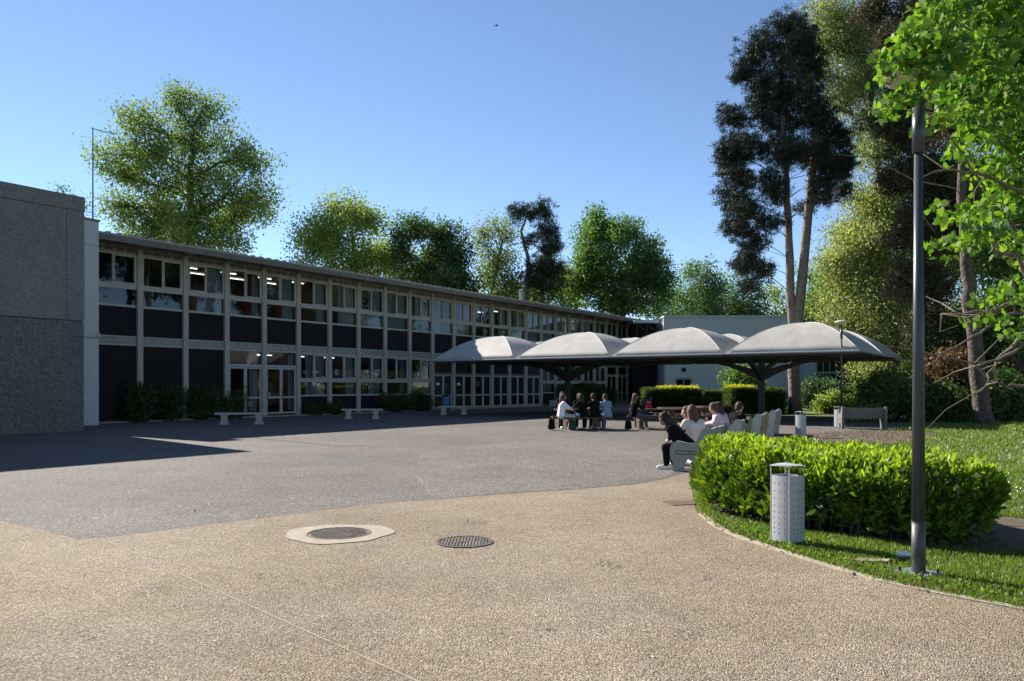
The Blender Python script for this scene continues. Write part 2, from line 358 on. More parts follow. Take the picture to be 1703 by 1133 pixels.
def shrub(name, label, cat, c, R, leaf, size=.09, n=2500, group=None, stems=5, lumps=6, flower=None):
    """leafy shrub: lumps of foliage over several stems; c = (x,y), R = (rx,ry,h)"""
    t = thing(name, label, cat, (c[0], c[1], 0), 0, group); rx, ry, h = R; st = MB(); pts = []
    for k in range(lumps):
        a = rng.uniform(0, 2*math.pi); q = rng.uniform(.0, .6); lc = np.array([math.cos(a)*q*rx, math.sin(a)*q*ry, h*rng.uniform(.35, .7)])
        st.tube([(lc[0]*.2, lc[1]*.2, 0), (lc[0]*.6, lc[1]*.6, lc[2]*.5), tuple(lc)], [.02, .016, .008], 5)
        lr = np.array([rx*.55, ry*.55, h*.34]); m_ = n//lumps; nt_ = max(6, m_//14); tips = ball(nt_, .4)*lr + lc
        pts.append(tips[rng.randint(0, nt_, m_)] + rng.normal(size=(m_, 3))*size*1.1)
        low = ball(nt_, .5)*lr*np.array([1, 1, .8]) + lc*np.array([1.1, 1.1, .45]); pts.append(low[rng.randint(0, nt_, m_//2)] + rng.normal(size=(m_//2, 3))*size)
    A = np.concatenate(pts); A[:, 2] = np.abs(A[:, 2]) + .02
    st.build('stem', M['darkbark'], t, smooth=True)
    leafcloud('foliage', A, size, LEAF4, leaf, t, .2)
    if flower:
        j = rng.choice(len(A), flower[1]); B = A[j] + np.array([0, -.05, .08]); leafcloud('blossom', B, size*.9, LEAF4, flower[0], t, .4)
    return t

# ------------------------------------------------------------------ the ground
def sheet(name, pts, z, m, **kw):
    mb = MB(); mb.add([(x, y, z) for x, y in pts], [tuple(range(len(pts)))]); return tag(mb.build(name, m), kind='structure', **kw)
g = MB(); g.add([(-900,-900,0),(900,-900,0),(900,900,0),(-900,900,0)], [(0,1,2,3)]); tag(g.build('ground', M['lawn']), kind='structure')
def Fw(s, p): return (-18 + SX*s + CY*p, 33.8 + CY*s - SX*p)      # facade frame: s along, p out towards the yard
edge_b = [(1150,785),(1110,796),(1060,806),(960,815),(840,822),(720,832),(600,842),(450,861),(300,880),(190,894),(130,898),(60,881),(0,868)]
hedge_left = [(1150,785),(1146,768),(1148,750),(1162,738)]
pav_far = [(1240,729),(1300,724),(1400,719),(1480,716),(1512,706),(1512,696),(1430,692),(1372,693),(1312,694),(1240,692),(1160,688),(1075,682)]
asph = [G(*q) for q in hedge_left] + [G(*q) for q in pav_far] + [Fw(46, 3.2), Fw(44, .9), Fw(-4, .9), Fw(-4, 5.2), Fw(-30, 5.2), (-32, 3), (-15, 4)] + [(-12, 10), (0, 7), G(1060, 812)]
sheet('asphalt_yard', asph, .004, M['asphalt'])
patch = [(700,752),(690,790),(722,831),(840,821),(960,814),(1060,805),(1110,795),(1140,770),(1120,742),(980,728),(820,738)]
sheet('asphalt_patch', [G(*q) for q in patch], .0075, M['asphalt_patch'])
kerb = [(1150,785),(1151,815),(1153,838),(1160,856),(1185,877),(1225,896),(1275,913),(1350,937),(1450,967),(1560,991),(1703,1018)]
kw = [G(*q) for q in kerb] + [(5.2, 3.2), (7.5, 1), (12, -3)]
agg = kw + [(12, -25), (-25, -25), (-25, 17)] + [(-15.2, 15.4)] + [G(*q) for q in edge_b][::-1]
rg_ = np.random.RandomState(3)
agg2 = []
for i in range(len(agg)):
    a, b = agg[i], agg[(i+1) % len(agg)]; agg2.append(a); L = math.hypot(a[0]-b[0], a[1]-b[1])
    if i > len(agg) - len(edge_b) - 1 and i < len(agg) - 1:
        for k in range(1, int(L/.12)): t_ = k/int(L/.12); agg2.append((a[0]+(b[0]-a[0])*t_ + rg_.normal()*.006, a[1]+(b[1]-a[1])*t_ + rg_.normal()*.01))
sheet('aggregate_paving', agg2, .008, M['aggregate'])
# flush concrete edging between paving and grass
mb = MB()
for i in range(3, len(kw)-1):
    a, b = Vector(kw[i]), Vector(kw[i+1]); d = (b-a).normalized(); n = Vector((-d.y, d.x)); m_ = max(1, int((b-a).length/.5))
    for k in range(m_):
        p, q = a.lerp(b, k/m_), a.lerp(b, (k+1)/m_) - d*.006; w = .085
        if n.dot(Vector((1, .3))) < 0: n = -n
        mb.add([(p.x,p.y,0),(q.x,q.y,0),(q.x+n.x*w,q.y+n.y*w,0),(p.x+n.x*w,p.y+n.y*w,0),(p.x,p.y,.02),(q.x,q.y,.02),(q.x+n.x*w,q.y+n.y*w,.02),(p.x+n.x*w,p.y+n.y*w,.02)],
               [(4,5,6,7),(0,4,7,3),(1,2,6,5),(0,1,5,4),(3,7,6,2)])
tag(mb.build('kerb', M['kerb']), kind='structure')
a, b = Vector(G(181, 903)), Vector(G(700, 1139)); d = (b-a).normalized(); n = Vector((-d.y, d.x)); mb = MB()
for k in range(44):
    if k in (7, 8, 9, 10): continue
    p, q = a.lerp(b, k/44), a.lerp(b, (k+1)/44); w = .0055 + .0035*rg_.rand()
    mb.add([(p.x-n.x*w,p.y-n.y*w,.0115),(q.x-n.x*w,q.y-n.y*w,.0115),(q.x+n.x*w,q.y+n.y*w,.0115),(p.x+n.x*w,p.y+n.y*w,.0115)], [(0,1,2,3)])
tag(mb.build('paving_joint', M['ringc']), kind='structure')
mb = MB()
for (p0, p1, wd_) in [((195,806),(620,772),.010),((250,779),(700,755),.008),((440,742),(660,732),.02),((690,790),(722,831),.006),((0,800),(120,796),.008),((860,716),(1080,760),.010),((700,838),(745,852),.012),((1010,880),(1180,893),.008)]:
    a, b = Vector(G(*p0)), Vector(G(*p1)); n = max(4, int((b-a).length/.35)); d = (b-a).normalized(); nn = Vector((-d.y, d.x)); off = [nn*rg_.normal()*.012 for _ in range(n+1)]
    for k in range(n):
        if rg_.rand() < .25: continue
        p, q = a.lerp(b, k/n)+off[k], a.lerp(b, (k+1)/n)+off[k+1]; w = wd_*rg_.uniform(.3, .8)
        mb.add([(*(p-nn*w),.0125),(*(q-nn*w),.0125),(*(q+nn*w),.0125),(*(p+nn*w),.0125)], [(0,1,2,3)])
tag(mb.build('surface_seams', M['kerb']), 'broken pale seams and cracks running across the asphalt', 'cracks', kind='stuff')
soil_pts = [G(*q) for q in [(1240,729),(1300,724),(1400,719),(1520,716),(1560,722),(1500,737),(1400,741),(1300,745),(1162,740)]]
sheet('soil_strip', soil_pts, .003, M['soil'])
sheet('hedge_bed', [(2.4,9.75),(3.0,8.35),(3.7,7.75),(4.6,7.1),(6.3,7.0),(6.4,9.2),(5.4,10.6),(2.8,11.7)], .003, M['soil'])
sheet('planting_bed', [Fw(-3, .86), Fw(22, .86), Fw(22, .1), Fw(-3, .1)], .006, M['soil'])
sheet('wood_floor', [(16,31),(60,24),(90,80),(30,80),(17.5,44),(17,35)], .003, M['soil'])

def inpoly(x, y, poly):
    r = np.zeros(len(x), bool); n = len(poly)
    for i in range(n):
        (x1, y1), (x2, y2) = poly[i], poly[(i+1) % n]
        c = ((y1 > y) != (y2 > y)) & (x < (x2-x1)*(y-y1)/(y2-y1+1e-12)+x1); r ^= c
    return r
# grass: density falls with distance
n = 230000; Yg = 1/(1/4.2 - rng.rand(n)*(1/4.2-1/36.)); Xg = Yg*(.19 + rng.rand(n)*.62)
bed = [(2.6,9.6),(3.1,8.6),(3.8,8.05),(4.6,7.5),(6.2,7.3),(6.3,9.2),(5.3,10.4),(2.8,11.5)]
ok = ~inpoly(Xg, Yg, agg) & ~inpoly(Xg, Yg, asph) & ~inpoly(Xg, Yg, soil_pts) & ~inpoly(Xg, Yg, bed)
pn = np.sin(Xg*3.1+np.sin(Yg*2.3)*2)+np.sin(Yg*2.7+Xg*1.3); ok &= (pn > -1.15) | (rng.rand(n) < .35); jj = rng.rand(n)*.09; ok &= ~inpoly(Xg-jj*.8, Yg-jj, agg); ok &= np.hypot(Xg-G(1527,957)[0], Yg-G(1527,957)[1]) > .17+.06*rng.rand(n)
Xg, Yg = Xg[ok], Yg[ok]; pts = np.stack([Xg, Yg, np.zeros(len(Xg))+.0], 1)
d = rng.normal(size=(len(Xg), 3))*.55; d[:, 2] = np.abs(d[:, 2]) + .75
k = len(BLADE); dd, w, u = rot_basis(len(Xg), 0, d); s = (.038+.03*rng.rand(len(Xg)))*(1+np.clip((Yg-8)/22, 0, 1)*.9); wd = 1.6+np.clip((Yg-6)/8, 0, 3.0)
V = pts[:, None, :] + s[:, None, None]*(BLADE[None, :, 0:1]*dd[:, None] + wd[:, None, None]*BLADE[None, :, 1:2]*w[:, None] + BLADE[None, :, 2:3]*u[:, None])
tag(npmesh('grass', V.reshape(-1, 3), np.arange(len(Xg)*k), k, LF['grass']), 'short green lawn grass around the laurel hedge and under the park trees', 'grass', kind='stuff')
n = 9000; Yd = 1/(1/9.5 - rng.rand(n)*(1/9.5-1/33.)); Xd = Yd*(.42 + rng.rand(n)*.36); ok = ~inpoly(Xd, Yd, asph) & ~inpoly(Xd, Yd, soil_pts) & ~inpoly(Xd, Yd, bed)
Xd, Yd = Xd[ok][:1700], Yd[ok][:1700]
tag(leafcloud('daisies', np.stack([Xd, Yd, .05+.02*rng.rand(len(Xd))], 1), .024, LEAF4, M['paper'], None, 2.0), 'tiny white daisies scattered over the sunny lawn', 'flowers', kind='stuff')
# dry leaves on the soil strip and under the maple, clover at the kerb
n = 14000; q = [G(*p_) for p_ in [(1150,739),(1240,728),(1400,718),(1530,715),(1570,722),(1500,738),(1400,742),(1300,746)]]
Xl = rng.uniform(4, 20, n); Yl = rng.uniform(20, 31, n); ok = inpoly(Xl, Yl, q); A = np.stack([Xl[ok], Yl[ok], .01+.03*rng.rand(ok.sum())], 1)
n2 = 500; B = []
for i in range(n2):
    j = rng.randint(3, len(kw)-3); t_ = rng.rand(); p = Vector(kw[j]).lerp(Vector(kw[j+1]), t_); B.append((p.x+abs(rng.normal())*.3, p.y+rng.normal()*.12+.12, .03))
n3 = 260; C_ = np.stack([rng.uniform(-8, 9, n3), rng.uniform(4.5, 30, n3), np.zeros(n3)+.016], 1); C_ = C_[rng.rand(n3) < .08]
tag(leafcloud('leaf_litter', np.concatenate([A, np.array(B), C_]), .038, LEAF4, leafmat('dry_leaves', (.07,.045,.025), (.26,.17,.09), .2, (1.2,1,.8)), None, .0), 'brown dry leaves lying on the soil behind the laurel hedge', 'leaf litter', kind='stuff')
n = 700; B = []
for i in range(n):
    j = rng.randint(4, len(kw)-3); p = Vector(kw[j]).lerp(Vector(kw[j+1]), rng.rand()); B.append((p.x+.08+abs(rng.normal())*.22, p.y+.12+abs(rng.normal())*.12, .03))
tag(leafcloud('clover', np.array(B), .034, LEAF4, LF['maple'], None, .9), 'broad leaved weeds growing along the kerb by the grey bin', 'weeds', kind='stuff')
# pale specks of gum and petals
mb = MB()
for i in range(110):
    Yq = 1/(1/4.4 - rng.rand()*(1/4.4-1/26)); x = Yq*rng.uniform(-.66, .2); r = rng.uniform(.004, .012); c_ = (x, Yq)
    mb.add([(x+r*math.cos(a_)*rng.uniform(.6,1.2), Yq+r*math.sin(a_)*rng.uniform(.6,1.2), .0125) for a_ in np.linspace(0, 2*math.pi, 8)[:-1]], [tuple(range(7))])
tag(mb.build('ground_specks', mat('gum', (.6,.57,.5), .8)), 'small pale specks trodden into the paving and asphalt', 'specks', kind='stuff')

mb = MB()
for (px, py, r) in [(250,985,.16),(320,1010,.11),(790,870,.2),(1010,940,.14),(900,1050,.09),(560,1040,.12),(1180,960,.12),(430,960,.08),(1140,1060,.1),(140,1060,.12),(1085,800,.3),(830,776,.35),(450,812,.25)]:
    c_ = G(px, py); m_ = 26; ph = rg_.rand(4)*6
    mb.add([(c_[0]+r*math.cos(a_)*(1+.3*math.sin(2*a_+ph[0])+.18*math.sin(5*a_+ph[1])+.1*math.sin(9*a_+ph[2])), c_[1]+r*1.3*math.sin(a_)*(1+.25*math.sin(3*a_+ph[3])+.12*math.sin(7*a_+ph[1])), .0102) for a_ in np.linspace(0, 2*math.pi, m_+1)[:-1]], [tuple(range(m_))])
def stainmat():
    m = bpy.data.materials.new('paving_stain'); m.use_nodes = True; t = m.node_tree; b = t.nodes['Principled BSDF']; b.inputs['Base Color'].default_value = (.05,.042,.034,1); b.inputs['Roughness'].default_value = .95
    tc = t.nodes.new('ShaderNodeTexCoord'); n = t.nodes.new('ShaderNodeTexNoise'); n.inputs['Scale'].default_value = 28; n.inputs['Detail'].default_value = 6
    mr = t.nodes.new('ShaderNodeMapRange'); mr.inputs[1].default_value = .52; mr.inputs[2].default_value = .72; mr.inputs[4].default_value = .75
    t.links.new(tc.outputs['Object'], n.inputs[0]); t.links.new(n.outputs[0], mr.inputs[0]); t.links.new(mr.outputs[0], b.inputs['Alpha']); return m
tag(mb.build('paving_stains', stainmat()), 'faint dark stains scattered over the paving and asphalt', 'stains', kind='stuff')
# manhole in its concrete ring, and the grating beside it
def annulus(r0, r1, z, n=48):
    mb = MB(); vs = []
    for r in (r0, r1): vs += [(r*math.cos(2*math.pi*k/n), r*math.sin(2*math.pi*k/n), z) for k in range(n)]
    return mb.add(vs, [(k, (k+1) % n, (k+1) % n+n, k+n) for k in range(n)])
def manhole(name, label, c, r, collar):
    t = thing(name, label, 'manhole', (*G(*c), 0))
    if collar:
        mb = annulus(r+.012, collar, .015); n = len(mb.v)//2
        for k in range(n):
            a_ = 2*math.pi*k/n; rr = collar*(1+.05*math.sin(3*a_)+.03*math.sin(7*a_+1)); mb.v[n+k] = (rr*math.cos(a_)*1.03, rr*math.sin(a_)*.97, .015)
        mb.build('collar', M['ringc'], t)
    MB().lathe([(r+.014,.011),(r+.012,.019),(r-.012,.019),(r-.014,.011)], 48).build('rim', M['iron'], t)
    cv = MB(); cv.lathe([(r-.014,.0105),(0.0001,.0105)], 40); st = .032; k = int(r/st)
    if collar:
        for i in range(-k, k+1):
            for j in range(-k, k+1):
                if math.hypot(i*st, j*st) < r-.04: cv.obox((i*st, j*st, .0145), (.017, .022, .006), rz=((i*7+j*3) % 5)*.5)
    else:
        for i in range(-k, k+1):
            h = math.sqrt(max(0, (r-.02)**2-(i*st)**2)); cv.box(i*st-.007, i*st+.007, -h, h, .011, .018)
        cv.box(-.03, .03, -.03, .03, .018, .021)
    cv.build('cover', M['iron'], t); return t
manhole('manhole', 'round iron manhole cover set in a pale concrete ring', (563, 889), .335, .56)
manhole('manhole', 'ribbed iron grating flush in the paving without a concrete ring', (772, 903), .285, None)
q = [G(*p_) for p_ in [(1110,834),(1146,833),(1158,842),(1122,843)]]
mb = MB(); mb.add([(x, y, .013) for x, y in q], [(0,1,2,3)]); t = thing('drain_cover', 'rusty brown drain cover beside the left end of the laurel hedge', 'drain cover', (*G(1134,838), 0))
mb = MB(); mb.obox((0,0,.0125), (.44,.36,.009), .25); mb.build('plate', M['rust'], t)
mb = MB()
for i in range(-3, 4): mb.obox((i*.055,0,.0185), (.02,.30,.004), .25)
mb.build('ribs', M['rust'], t)

# ------------------------------------------------------------------ the school wing with its grid facade
H = 8.05; PIT = 2.27; S0 = -.44; NB = 26; SE = S0 + NB*PIT
school = thing('school_building', 'long two storey school wing with a grid facade of grey posts, windows and dark panels', 'building', (-18, 33.8, 0), FROT)
def part(mb, name, m, par=school, smooth=False): return mb.build(name, m, par, smooth)
mb = MB(); mb.box(S0, SE, 9.0, 9.2, 0, 7.8); mb.box(SE-.1, SE+.1, .05, 9.0, 0, 7.8); mb.box(S0-.2, S0, .3, 9.2, 0, 7.8); part(mb, 'back_wall', M['plaster'])
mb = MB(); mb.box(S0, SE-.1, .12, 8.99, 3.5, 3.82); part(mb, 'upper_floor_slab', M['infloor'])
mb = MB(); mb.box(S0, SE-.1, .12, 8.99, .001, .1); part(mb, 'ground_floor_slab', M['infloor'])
mb = MB(); mb.box(S0, SE-.1, .12, 8.99, 7.6, 7.68); mb.box(S0, SE-.1, .2, 8.98, 3.38, 3.44); part(mb, 'ceiling', M['inceil'])
mb = MB()
for b_ in (0, 2, 5, 7, 10, 16, 21, 23):
    s = S0 + b_*PIT + .02; mb.box(s-.06, s+.06, .3, 8.9, .11, 3.37)
for b_ in (0, 2, 6, 9, 12, 15, 18, 22): s = S0 + b_*PIT; mb.box(s-.06, s+.06, .3, 8.9, 3.83, 7.59)
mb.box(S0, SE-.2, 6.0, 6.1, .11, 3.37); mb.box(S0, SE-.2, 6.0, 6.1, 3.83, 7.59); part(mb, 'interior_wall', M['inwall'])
# roof: corrugated sheet edge, fascia
OV = 1.62
mb = MB(); n = int((SE+.9)/.16); vs = []; fs = []
for i in range(n*2+1):
    s = -.84 + i*.08; dz = .0 if i % 2 == 0 else .05; h2 = dz
    vs += [(s, -OV, 8.02+dz), (s, 9.6, 8.75+dz), (s, -OV, 7.99)]
for i in range(n*2): a_ = i*3; fs += [(a_, a_+3, a_+4, a_+1), (a_+2, a_+5, a_+3, a_)]
mb.add(vs, fs); roof = part(mb, 'roof', M['tile'])
mb = MB(); vs = []; fs = []; s = -.82; k = 0
while s < SE-.5:
    for d_, hh in ((0, 0), (.30, 0), (.301, .05), (.48, .05)): vs += [(s+d_, -OV-.012, 7.985), (s+d_, -OV-.012, 8.062+hh), (s+d_, -OV+.12, 8.072+hh)]
    s += .481
for k in range(len(vs)//3-1): a_ = k*3; fs += [(a_, a_+3, a_+4, a_+1), (a_+1, a_+4, a_+5, a_+2)]
mb.add(vs, fs)
part(mb, 'roof_edge_cap', mat('roof_edge_pale', (.34,.31,.28), .9), roof)
mb = MB(); mb.box(S0, SE, 9.2, 9.6, 7.6, 8.6); mb.box(-.84, SE, -OV+.1, 9.4, 7.985, 8.0); part(mb, 'soffit', M['fascia'], roof)
for k in range(9):
    a_ = S0 + k*(SE-S0)/9; e = a_ + (SE-S0)/9 - .015; mb = MB(); mb.box(a_-.40*(k==0), e, -OV+.0, -OV+.098, 7.74, 7.99); part(mb, 'fascia', M['fascia'], roof)
mb = MB(); mb.tube([(35.2,1.5,8.1),(35.2,1.5,9.35)], .14, 12); mb.lathe([(.2,0),(.2,.12),(.02,.2)], 12, (35.2,1.5,9.4)); part(mb, 'chimney', M['galv'], roof)
# posts
for k in range(NB+1):
    s = S0 + k*PIT; mb = MB(); mb.box(s-.13, s+.13, -.10, .12, .02, 7.83); part(mb, 'post', M['frame'])
mb = MB(); mb.box(S0, SE, .02, .11, 7.86, 7.98); part(mb, 'top_beam', M['fascia'])
for k in range(NB+1):
    mb = MB(); s = S0+k*PIT; mb.box(s-.05, s+.05, -OV+.1, .02, 7.85, 7.984); part(mb, 'rafter', M['frame'])
def bx4(x0, x1, z0, z1, w, y0, y1, mb):       # rectangular frame butted at the corners
    mb.box(x0, x1, y0, y1, z1-w, z1); mb.box(x0, x1, y0, y1, z0, z0+w); mb.box(x0, x0+w, y0, y1, z0+w, z1-w); mb.box(x1-w, x1, y0, y1, z0+w, z1-w)
def pane(x0, x1, z0, z1, par, y=.045):
    mb = MB(); mb.add([(x0,y,z0),(x1,y,z0),(x1,y,z1),(x0,y,z1)], [(0,1,2,3)]); return mb.build('pane', M['glass'], par)
def window(x0, x1, z0, z1, mull, side=1):
    mb = MB(); bx4(x0, x1, z0, z1, .075, -.02, .10, mb); mb.box(mull-.035, mull+.035, -.01, .09, z0+.075, z1-.075)
    # the sliding leaf that sits proud of the other
    if side > 0: bx4(mull+.036, x1-.078, z0+.08, z1-.08, .045, -.035, .03, mb)
    else: bx4(x0+.078, mull-.036, z0+.08, z1-.08, .045, -.035, .03, mb)
    w = part(mb, 'window', M['winframe']); pane(x0+.06, mull, z0+.06, z1-.06, w); pane(mull, x1-.06, z0+.06, z1-.06, w, .052); return w
def curtain(s0, s1, z0, z1, m, y=.28):
    mb = MB(); n = max(6, int((s1-s0)/.035)); vs = []; fs = []; ph = rng.rand()*6
    for i in range(n+1):
        s = s0+(s1-s0)*i/n; yy = y + .035*math.sin(s*34+ph) + .02*math.sin(s*13+ph)
        vs += [(s, yy, z0), (s, yy, z1)]
    for i in range(n): fs.append((i*2, i*2+2, i*2+3, i*2+1))
    return mb.add(vs, fs).build('curtain', m, school, True)
def lamp(s0, s1, y, z):
    mb = MB(); mb.box(s0, s1+.15, y-.03, y+.03, z-.035, z); part(mb, 'ceiling_lamp', M['lampon'])
def door(x0, x1, z0, z1):
    """one glazed leaf with a rail at lock height"""
    mb = MB(); bx4(x0, x1, z0, z1, .085, -.01, .06, mb); mb.box(x0+.085, x1-.085, 0, .05, z0+.82, z0+.92)
    w = part(mb, 'door', M['winframe']); pane(x0+.08, x1-.08, z0+.08, z0+.83, w, .025); pane(x0+.08, x1-.08, z0+.91, z1-.08, w, .025)
    MB().tube([(x0+.045,-.012,z0+.8),(x0+.045,-.06,z0+.83),(x0+.045,-.06,z0+1.17),(x0+.045,-.012,z0+1.2)], .014, 6).build('handle', M['dark'], w); return w
def vents(x0, x1, z0, z1, m, name='vent_strip'):
    mb = MB(); mb.box(x0, x1, .02, .09, z0, z1); o = part(mb, name, M['band']); q = MB(); n = 4 if name == 'vent_strip' else 4; L = (x1-x0)/n
    for i in range(n):
        if name == 'vent_strip': q.box(x0+L*i+.06, x0+L*(i+1)-.06, .008, .019, z0+.09, z1-.07)
        else:
            c0 = x0+L*i+L/2; q.box(c0-L*.36, c0+L*.36, .008, .019, z0+.13, z0+.16); q.obox((c0, .0135, z0+.22), (.10, .011, .10), 0, math.pi/4)
    q.build('louvre', m, o); return o
upc = {0:[(0,1,'b')],1:[(0,1,'b')],2:[(.55,1,'c')],3:[(.55,.8,'r'),(.8,1,'c')],4:[(.45,.6,'r'),(.62,1,'c')],5:[(.72,1,'c')],6:[(0,.22,'r'),(.4,1,'c')],7:[(.5,1,'c')],8:[(0,1,'c')],9:[(.36,1,'c')],  # first two bays: near-black sheets added only to keep the windows dark
       10:[(.05,.5,'c')],11:[(.45,1,'c')],12:[(.72,.9,'c')],13:[(.5,1,'c')],14:[(.45,1,'c')]}
for k in range(15, NB): upc[k] = [(0 if k % 3 else .3, 1, 'c')]
loc_ = {5:[(.3,1,'c')],6:[(.7,1,'c')],7:[(.5,1,'c')],8:[(.75,1,'c')],16:[(0,1,'c')],17:[(0,.6,'c')],18:[(.2,1,'c')],19:[(0,.5,'c')],20:[(.3,1,'c')],3:[(.55,.72,'r'),(.72,.95,'c')],4:[(.55,.8,'r'),(.82,1,'c')]}
for k in range(NB):
    x0, x1 = S0+k*PIT+.13, S0+(k+1)*PIT-.13; W = x1-x0; xm = x0 + W*(.5 if k % 4 else .46)
    vents(x0, x1, 7.55, 7.86, M['vent'])
    window(x0, x1, 6.14, 7.548, xm, 1 if k % 5 != 2 else -1)
    mb = MB(); mb.box(x0, x1, .0, .10, 5.98, 6.138); mb.box(x0, x1, .0, .10, 5.17, 5.27); t_ = part(mb, 'transom', M['winframe']); pane(x0, x1, 5.27, 5.98, t_)
    mb = MB(); mb.box(x0, x1, .03, .09, 3.87, 5.168); part(mb, 'spandrel_panel', M['darkpanel'])
    mb = MB(); mb.box(x0, x1, -.01, .10, 3.82, 3.868); mb.box(x0, x1, -.01, .10, 3.44, 3.50); t_ = part(mb, 'floor_rail', M['winframe'])
    vents(x0, x1, 3.502, 3.818, M['frame'], 'floor_band')
    for a_, b_, c_ in upc.get(k, []): curtain(x0+W*a_, x0+W*b_, 5.2, 7.5, {'c': M['curtain'], 'r': M['redcurtain'], 'b': M['dark_sheet']}[c_])
    for a_, b_, c_ in loc_.get(k, []): curtain(x0+W*a_, x0+W*b_, .3 if k in (3, 4) else 1.0, 3.35, {'c': M['curtain'], 'r': M['redcurtain'], 'b': M['dark_sheet']}[c_])
    if k in (0, 1, 2, 23, 24, 25):
        mb = MB(); mb.box(x0, x1, .03, .09, .1, 3.438); part(mb, 'lower_panel', M['darkpanel'])
    elif k in (3, 4, 21, 22):
        mb = MB(); mb.box(x0, x1, .0, .10, 2.62, 2.75); t_ = part(mb, 'transom', M['winframe']); pane(x0, x1, 2.75, 3.44, t_)
        c0 = (x0+x1)/2; door(x0+.03, c0-.004, .15, 2.6); door(c0+.004, x1-.03, .15, 2.6)
    elif 10 <= k <= 15:
        mb = MB(); mb.box(x0, x1, .0, .10, 2.42, 2.55); t_ = part(mb, 'transom', M['fascia']); pane(x0, x1, 2.55, 3.44, t_)
        c0 = x0 + W*.52; door(x0+.03, c0-.004, .12, 2.40); door(c0+.004, x1-.03, .12, 2.40)
        if k in (10, 11): mb = MB(); mb.box(x0+.3, x0+.62, -.006, -.002, 1.68, 1.86); part(mb, 'notice', M['paper'])
    else:
        window(x0, x1, 2.0, 3.438, xm, 1)
        mb = MB(); mb.box(x0, x1, .0, .10, 1.85, 1.998); mb.box(x0, x1, .0, .10, 1.05, 1.14); t_ = part(mb, 'transom', M['winframe']); pane(x0, x1, 1.14, 1.85, t_)
        mb = MB(); mb.box(x0, x1, .03, .09, .1, 1.048); part(mb, 'spandrel_panel', M['darkpanel'])
for k in (2, 3, 4, 5): s = S0+k*PIT; lamp(s+.1, s+1.35, 1.3, 7.55); lamp(s-.2, s+1.0, 2.8, 7.55)
for k in (7, 9, 14): s = S0+k*PIT; lamp(s+.1, s+.8, 1.6, 7.5)
lamp(S0+14*PIT, S0+14*PIT+.8, 3.0, 7.5)
for k in (4, 5, 6): s = S0+k*PIT; lamp(s+.2, s+1.3, 1.2, 3.33)
mb = MB(); mb.box(S0, 22, -.55, -.02, .005, .06); mb.box(22, SE, -.5, -.02, .005, .10); part(mb, 'plinth', M['kerb'])
for k, a_, z0, w, h, c in [(6,.2,2.25,.28,.36,'paper'),(7,.62,2.3,.3,.2,'paper'),(8,.25,2.2,.35,.45,'redcurtain'),(10,.7,1.5,.2,.3,'paper'),(12,.2,1.6,.3,.4,'paper'),(3,.62,.55,.3,.3,'paper'),(14,.7,1.4,.25,.35,'bluebin'),(12,.6,5.5,.5,.3,'paper'),(4,.1,1.0,.2,.3,'paper'),(19,.3,6.5,.4,.5,'paper')]:
    x0 = S0+k*PIT+.13+a_*2.0; mb = MB(); mb.box(x0, x0+w, .12, .124, z0, z0+h); part(mb, 'poster', M[c])
# antenna mast on the roof
t = thing('antenna_mast', 'thin tall antenna mast standing on the roof by the white pier', 'antenna', (*Fw(.25, -1.0), 8.1))
base = Vector(t.location); top = (643-212)/F_PX*base.y + EYE - 8.1
MB().tube([(0,0,0),(0,0,top)], [.035,.022], 8).build('mast', M['dark'], t)
mb = MB(); mb.tube([(-.05,0,top-.05),(1.1,0,top-.32)], .018, 6)
for q in (.35,.6,.85): mb.tube([(q,-.25,top-.1-q*.24),(q,.25,top-.1-q*.24)], .01, 5)
mb.build('aerial', M['dark'], t)

# white pier wing and link at the left end of the facade
t = thing('plastered_wing', 'narrow white plastered pier between the concrete hall and the window facade', 'building', (-18, 33.8, 0), FROT)
mb = MB(); mb.box(-1.9, -.86, -1.65, 3.0, 0, 8.42); mb.build('wall', M['plaster'], t)
mb = MB(); mb.box(-1.95, -.82, -1.70, 3.1, 8.42, 8.5); mb.build('coping', M['fascia'], t)
mb = MB(); mb.box(-9, -1.9, -.1, 3, 0, 6.3); mb.build('link_wall', M['plaster'], t)
mb = MB(); mb.box(-1.9, -.859, -1.657, -1.65, 3.6, 3.63); mb.box(-1.9, -.859, -1.657, -1.65, 7.4, 7.42); mb.build('joint', M['groove'], t)
mb = MB(); mb.tube([(-.9,-1.70,3.64),(-.9,-1.70,3.84)], .05, 8); mb.build('wall_bracket', M['plaster'], t)
# pebbledashed hall at far left
t = thing('concrete_hall', 'windowless grey pebbledash hall at the left edge of the yard', 'building', (-15.4, 27.9, 0), FROT)
mb = MB(); mb.box(-22, -.0, 0, 5.4, 0, 3.92); mb.build('lower_wall', M['roughwall'], t)
mb = MB(); mb.box(-22, .012, -.012, 5.41, 3.965, 7.86); mb.build('upper_wall', M['smoothwall'], t)
mb = MB(); mb.box(-21.9, -.03, .03, 5.3, 3.9, 4.0); mb.build('joint', M['groove'], t)
mb = MB(); mb.box(-22.02, .03, -.03, 5.45, 7.885, 8.4); mb.box(-21.9, -.02, .02, 5.3, 7.8, 7.9); mb.build('parapet', M['smoothwall'], t)
mb = MB(); mb.box(-.62, -.60, -.016, .02, 3.99, 7.86); mb.build('joint', M['groove'], t)

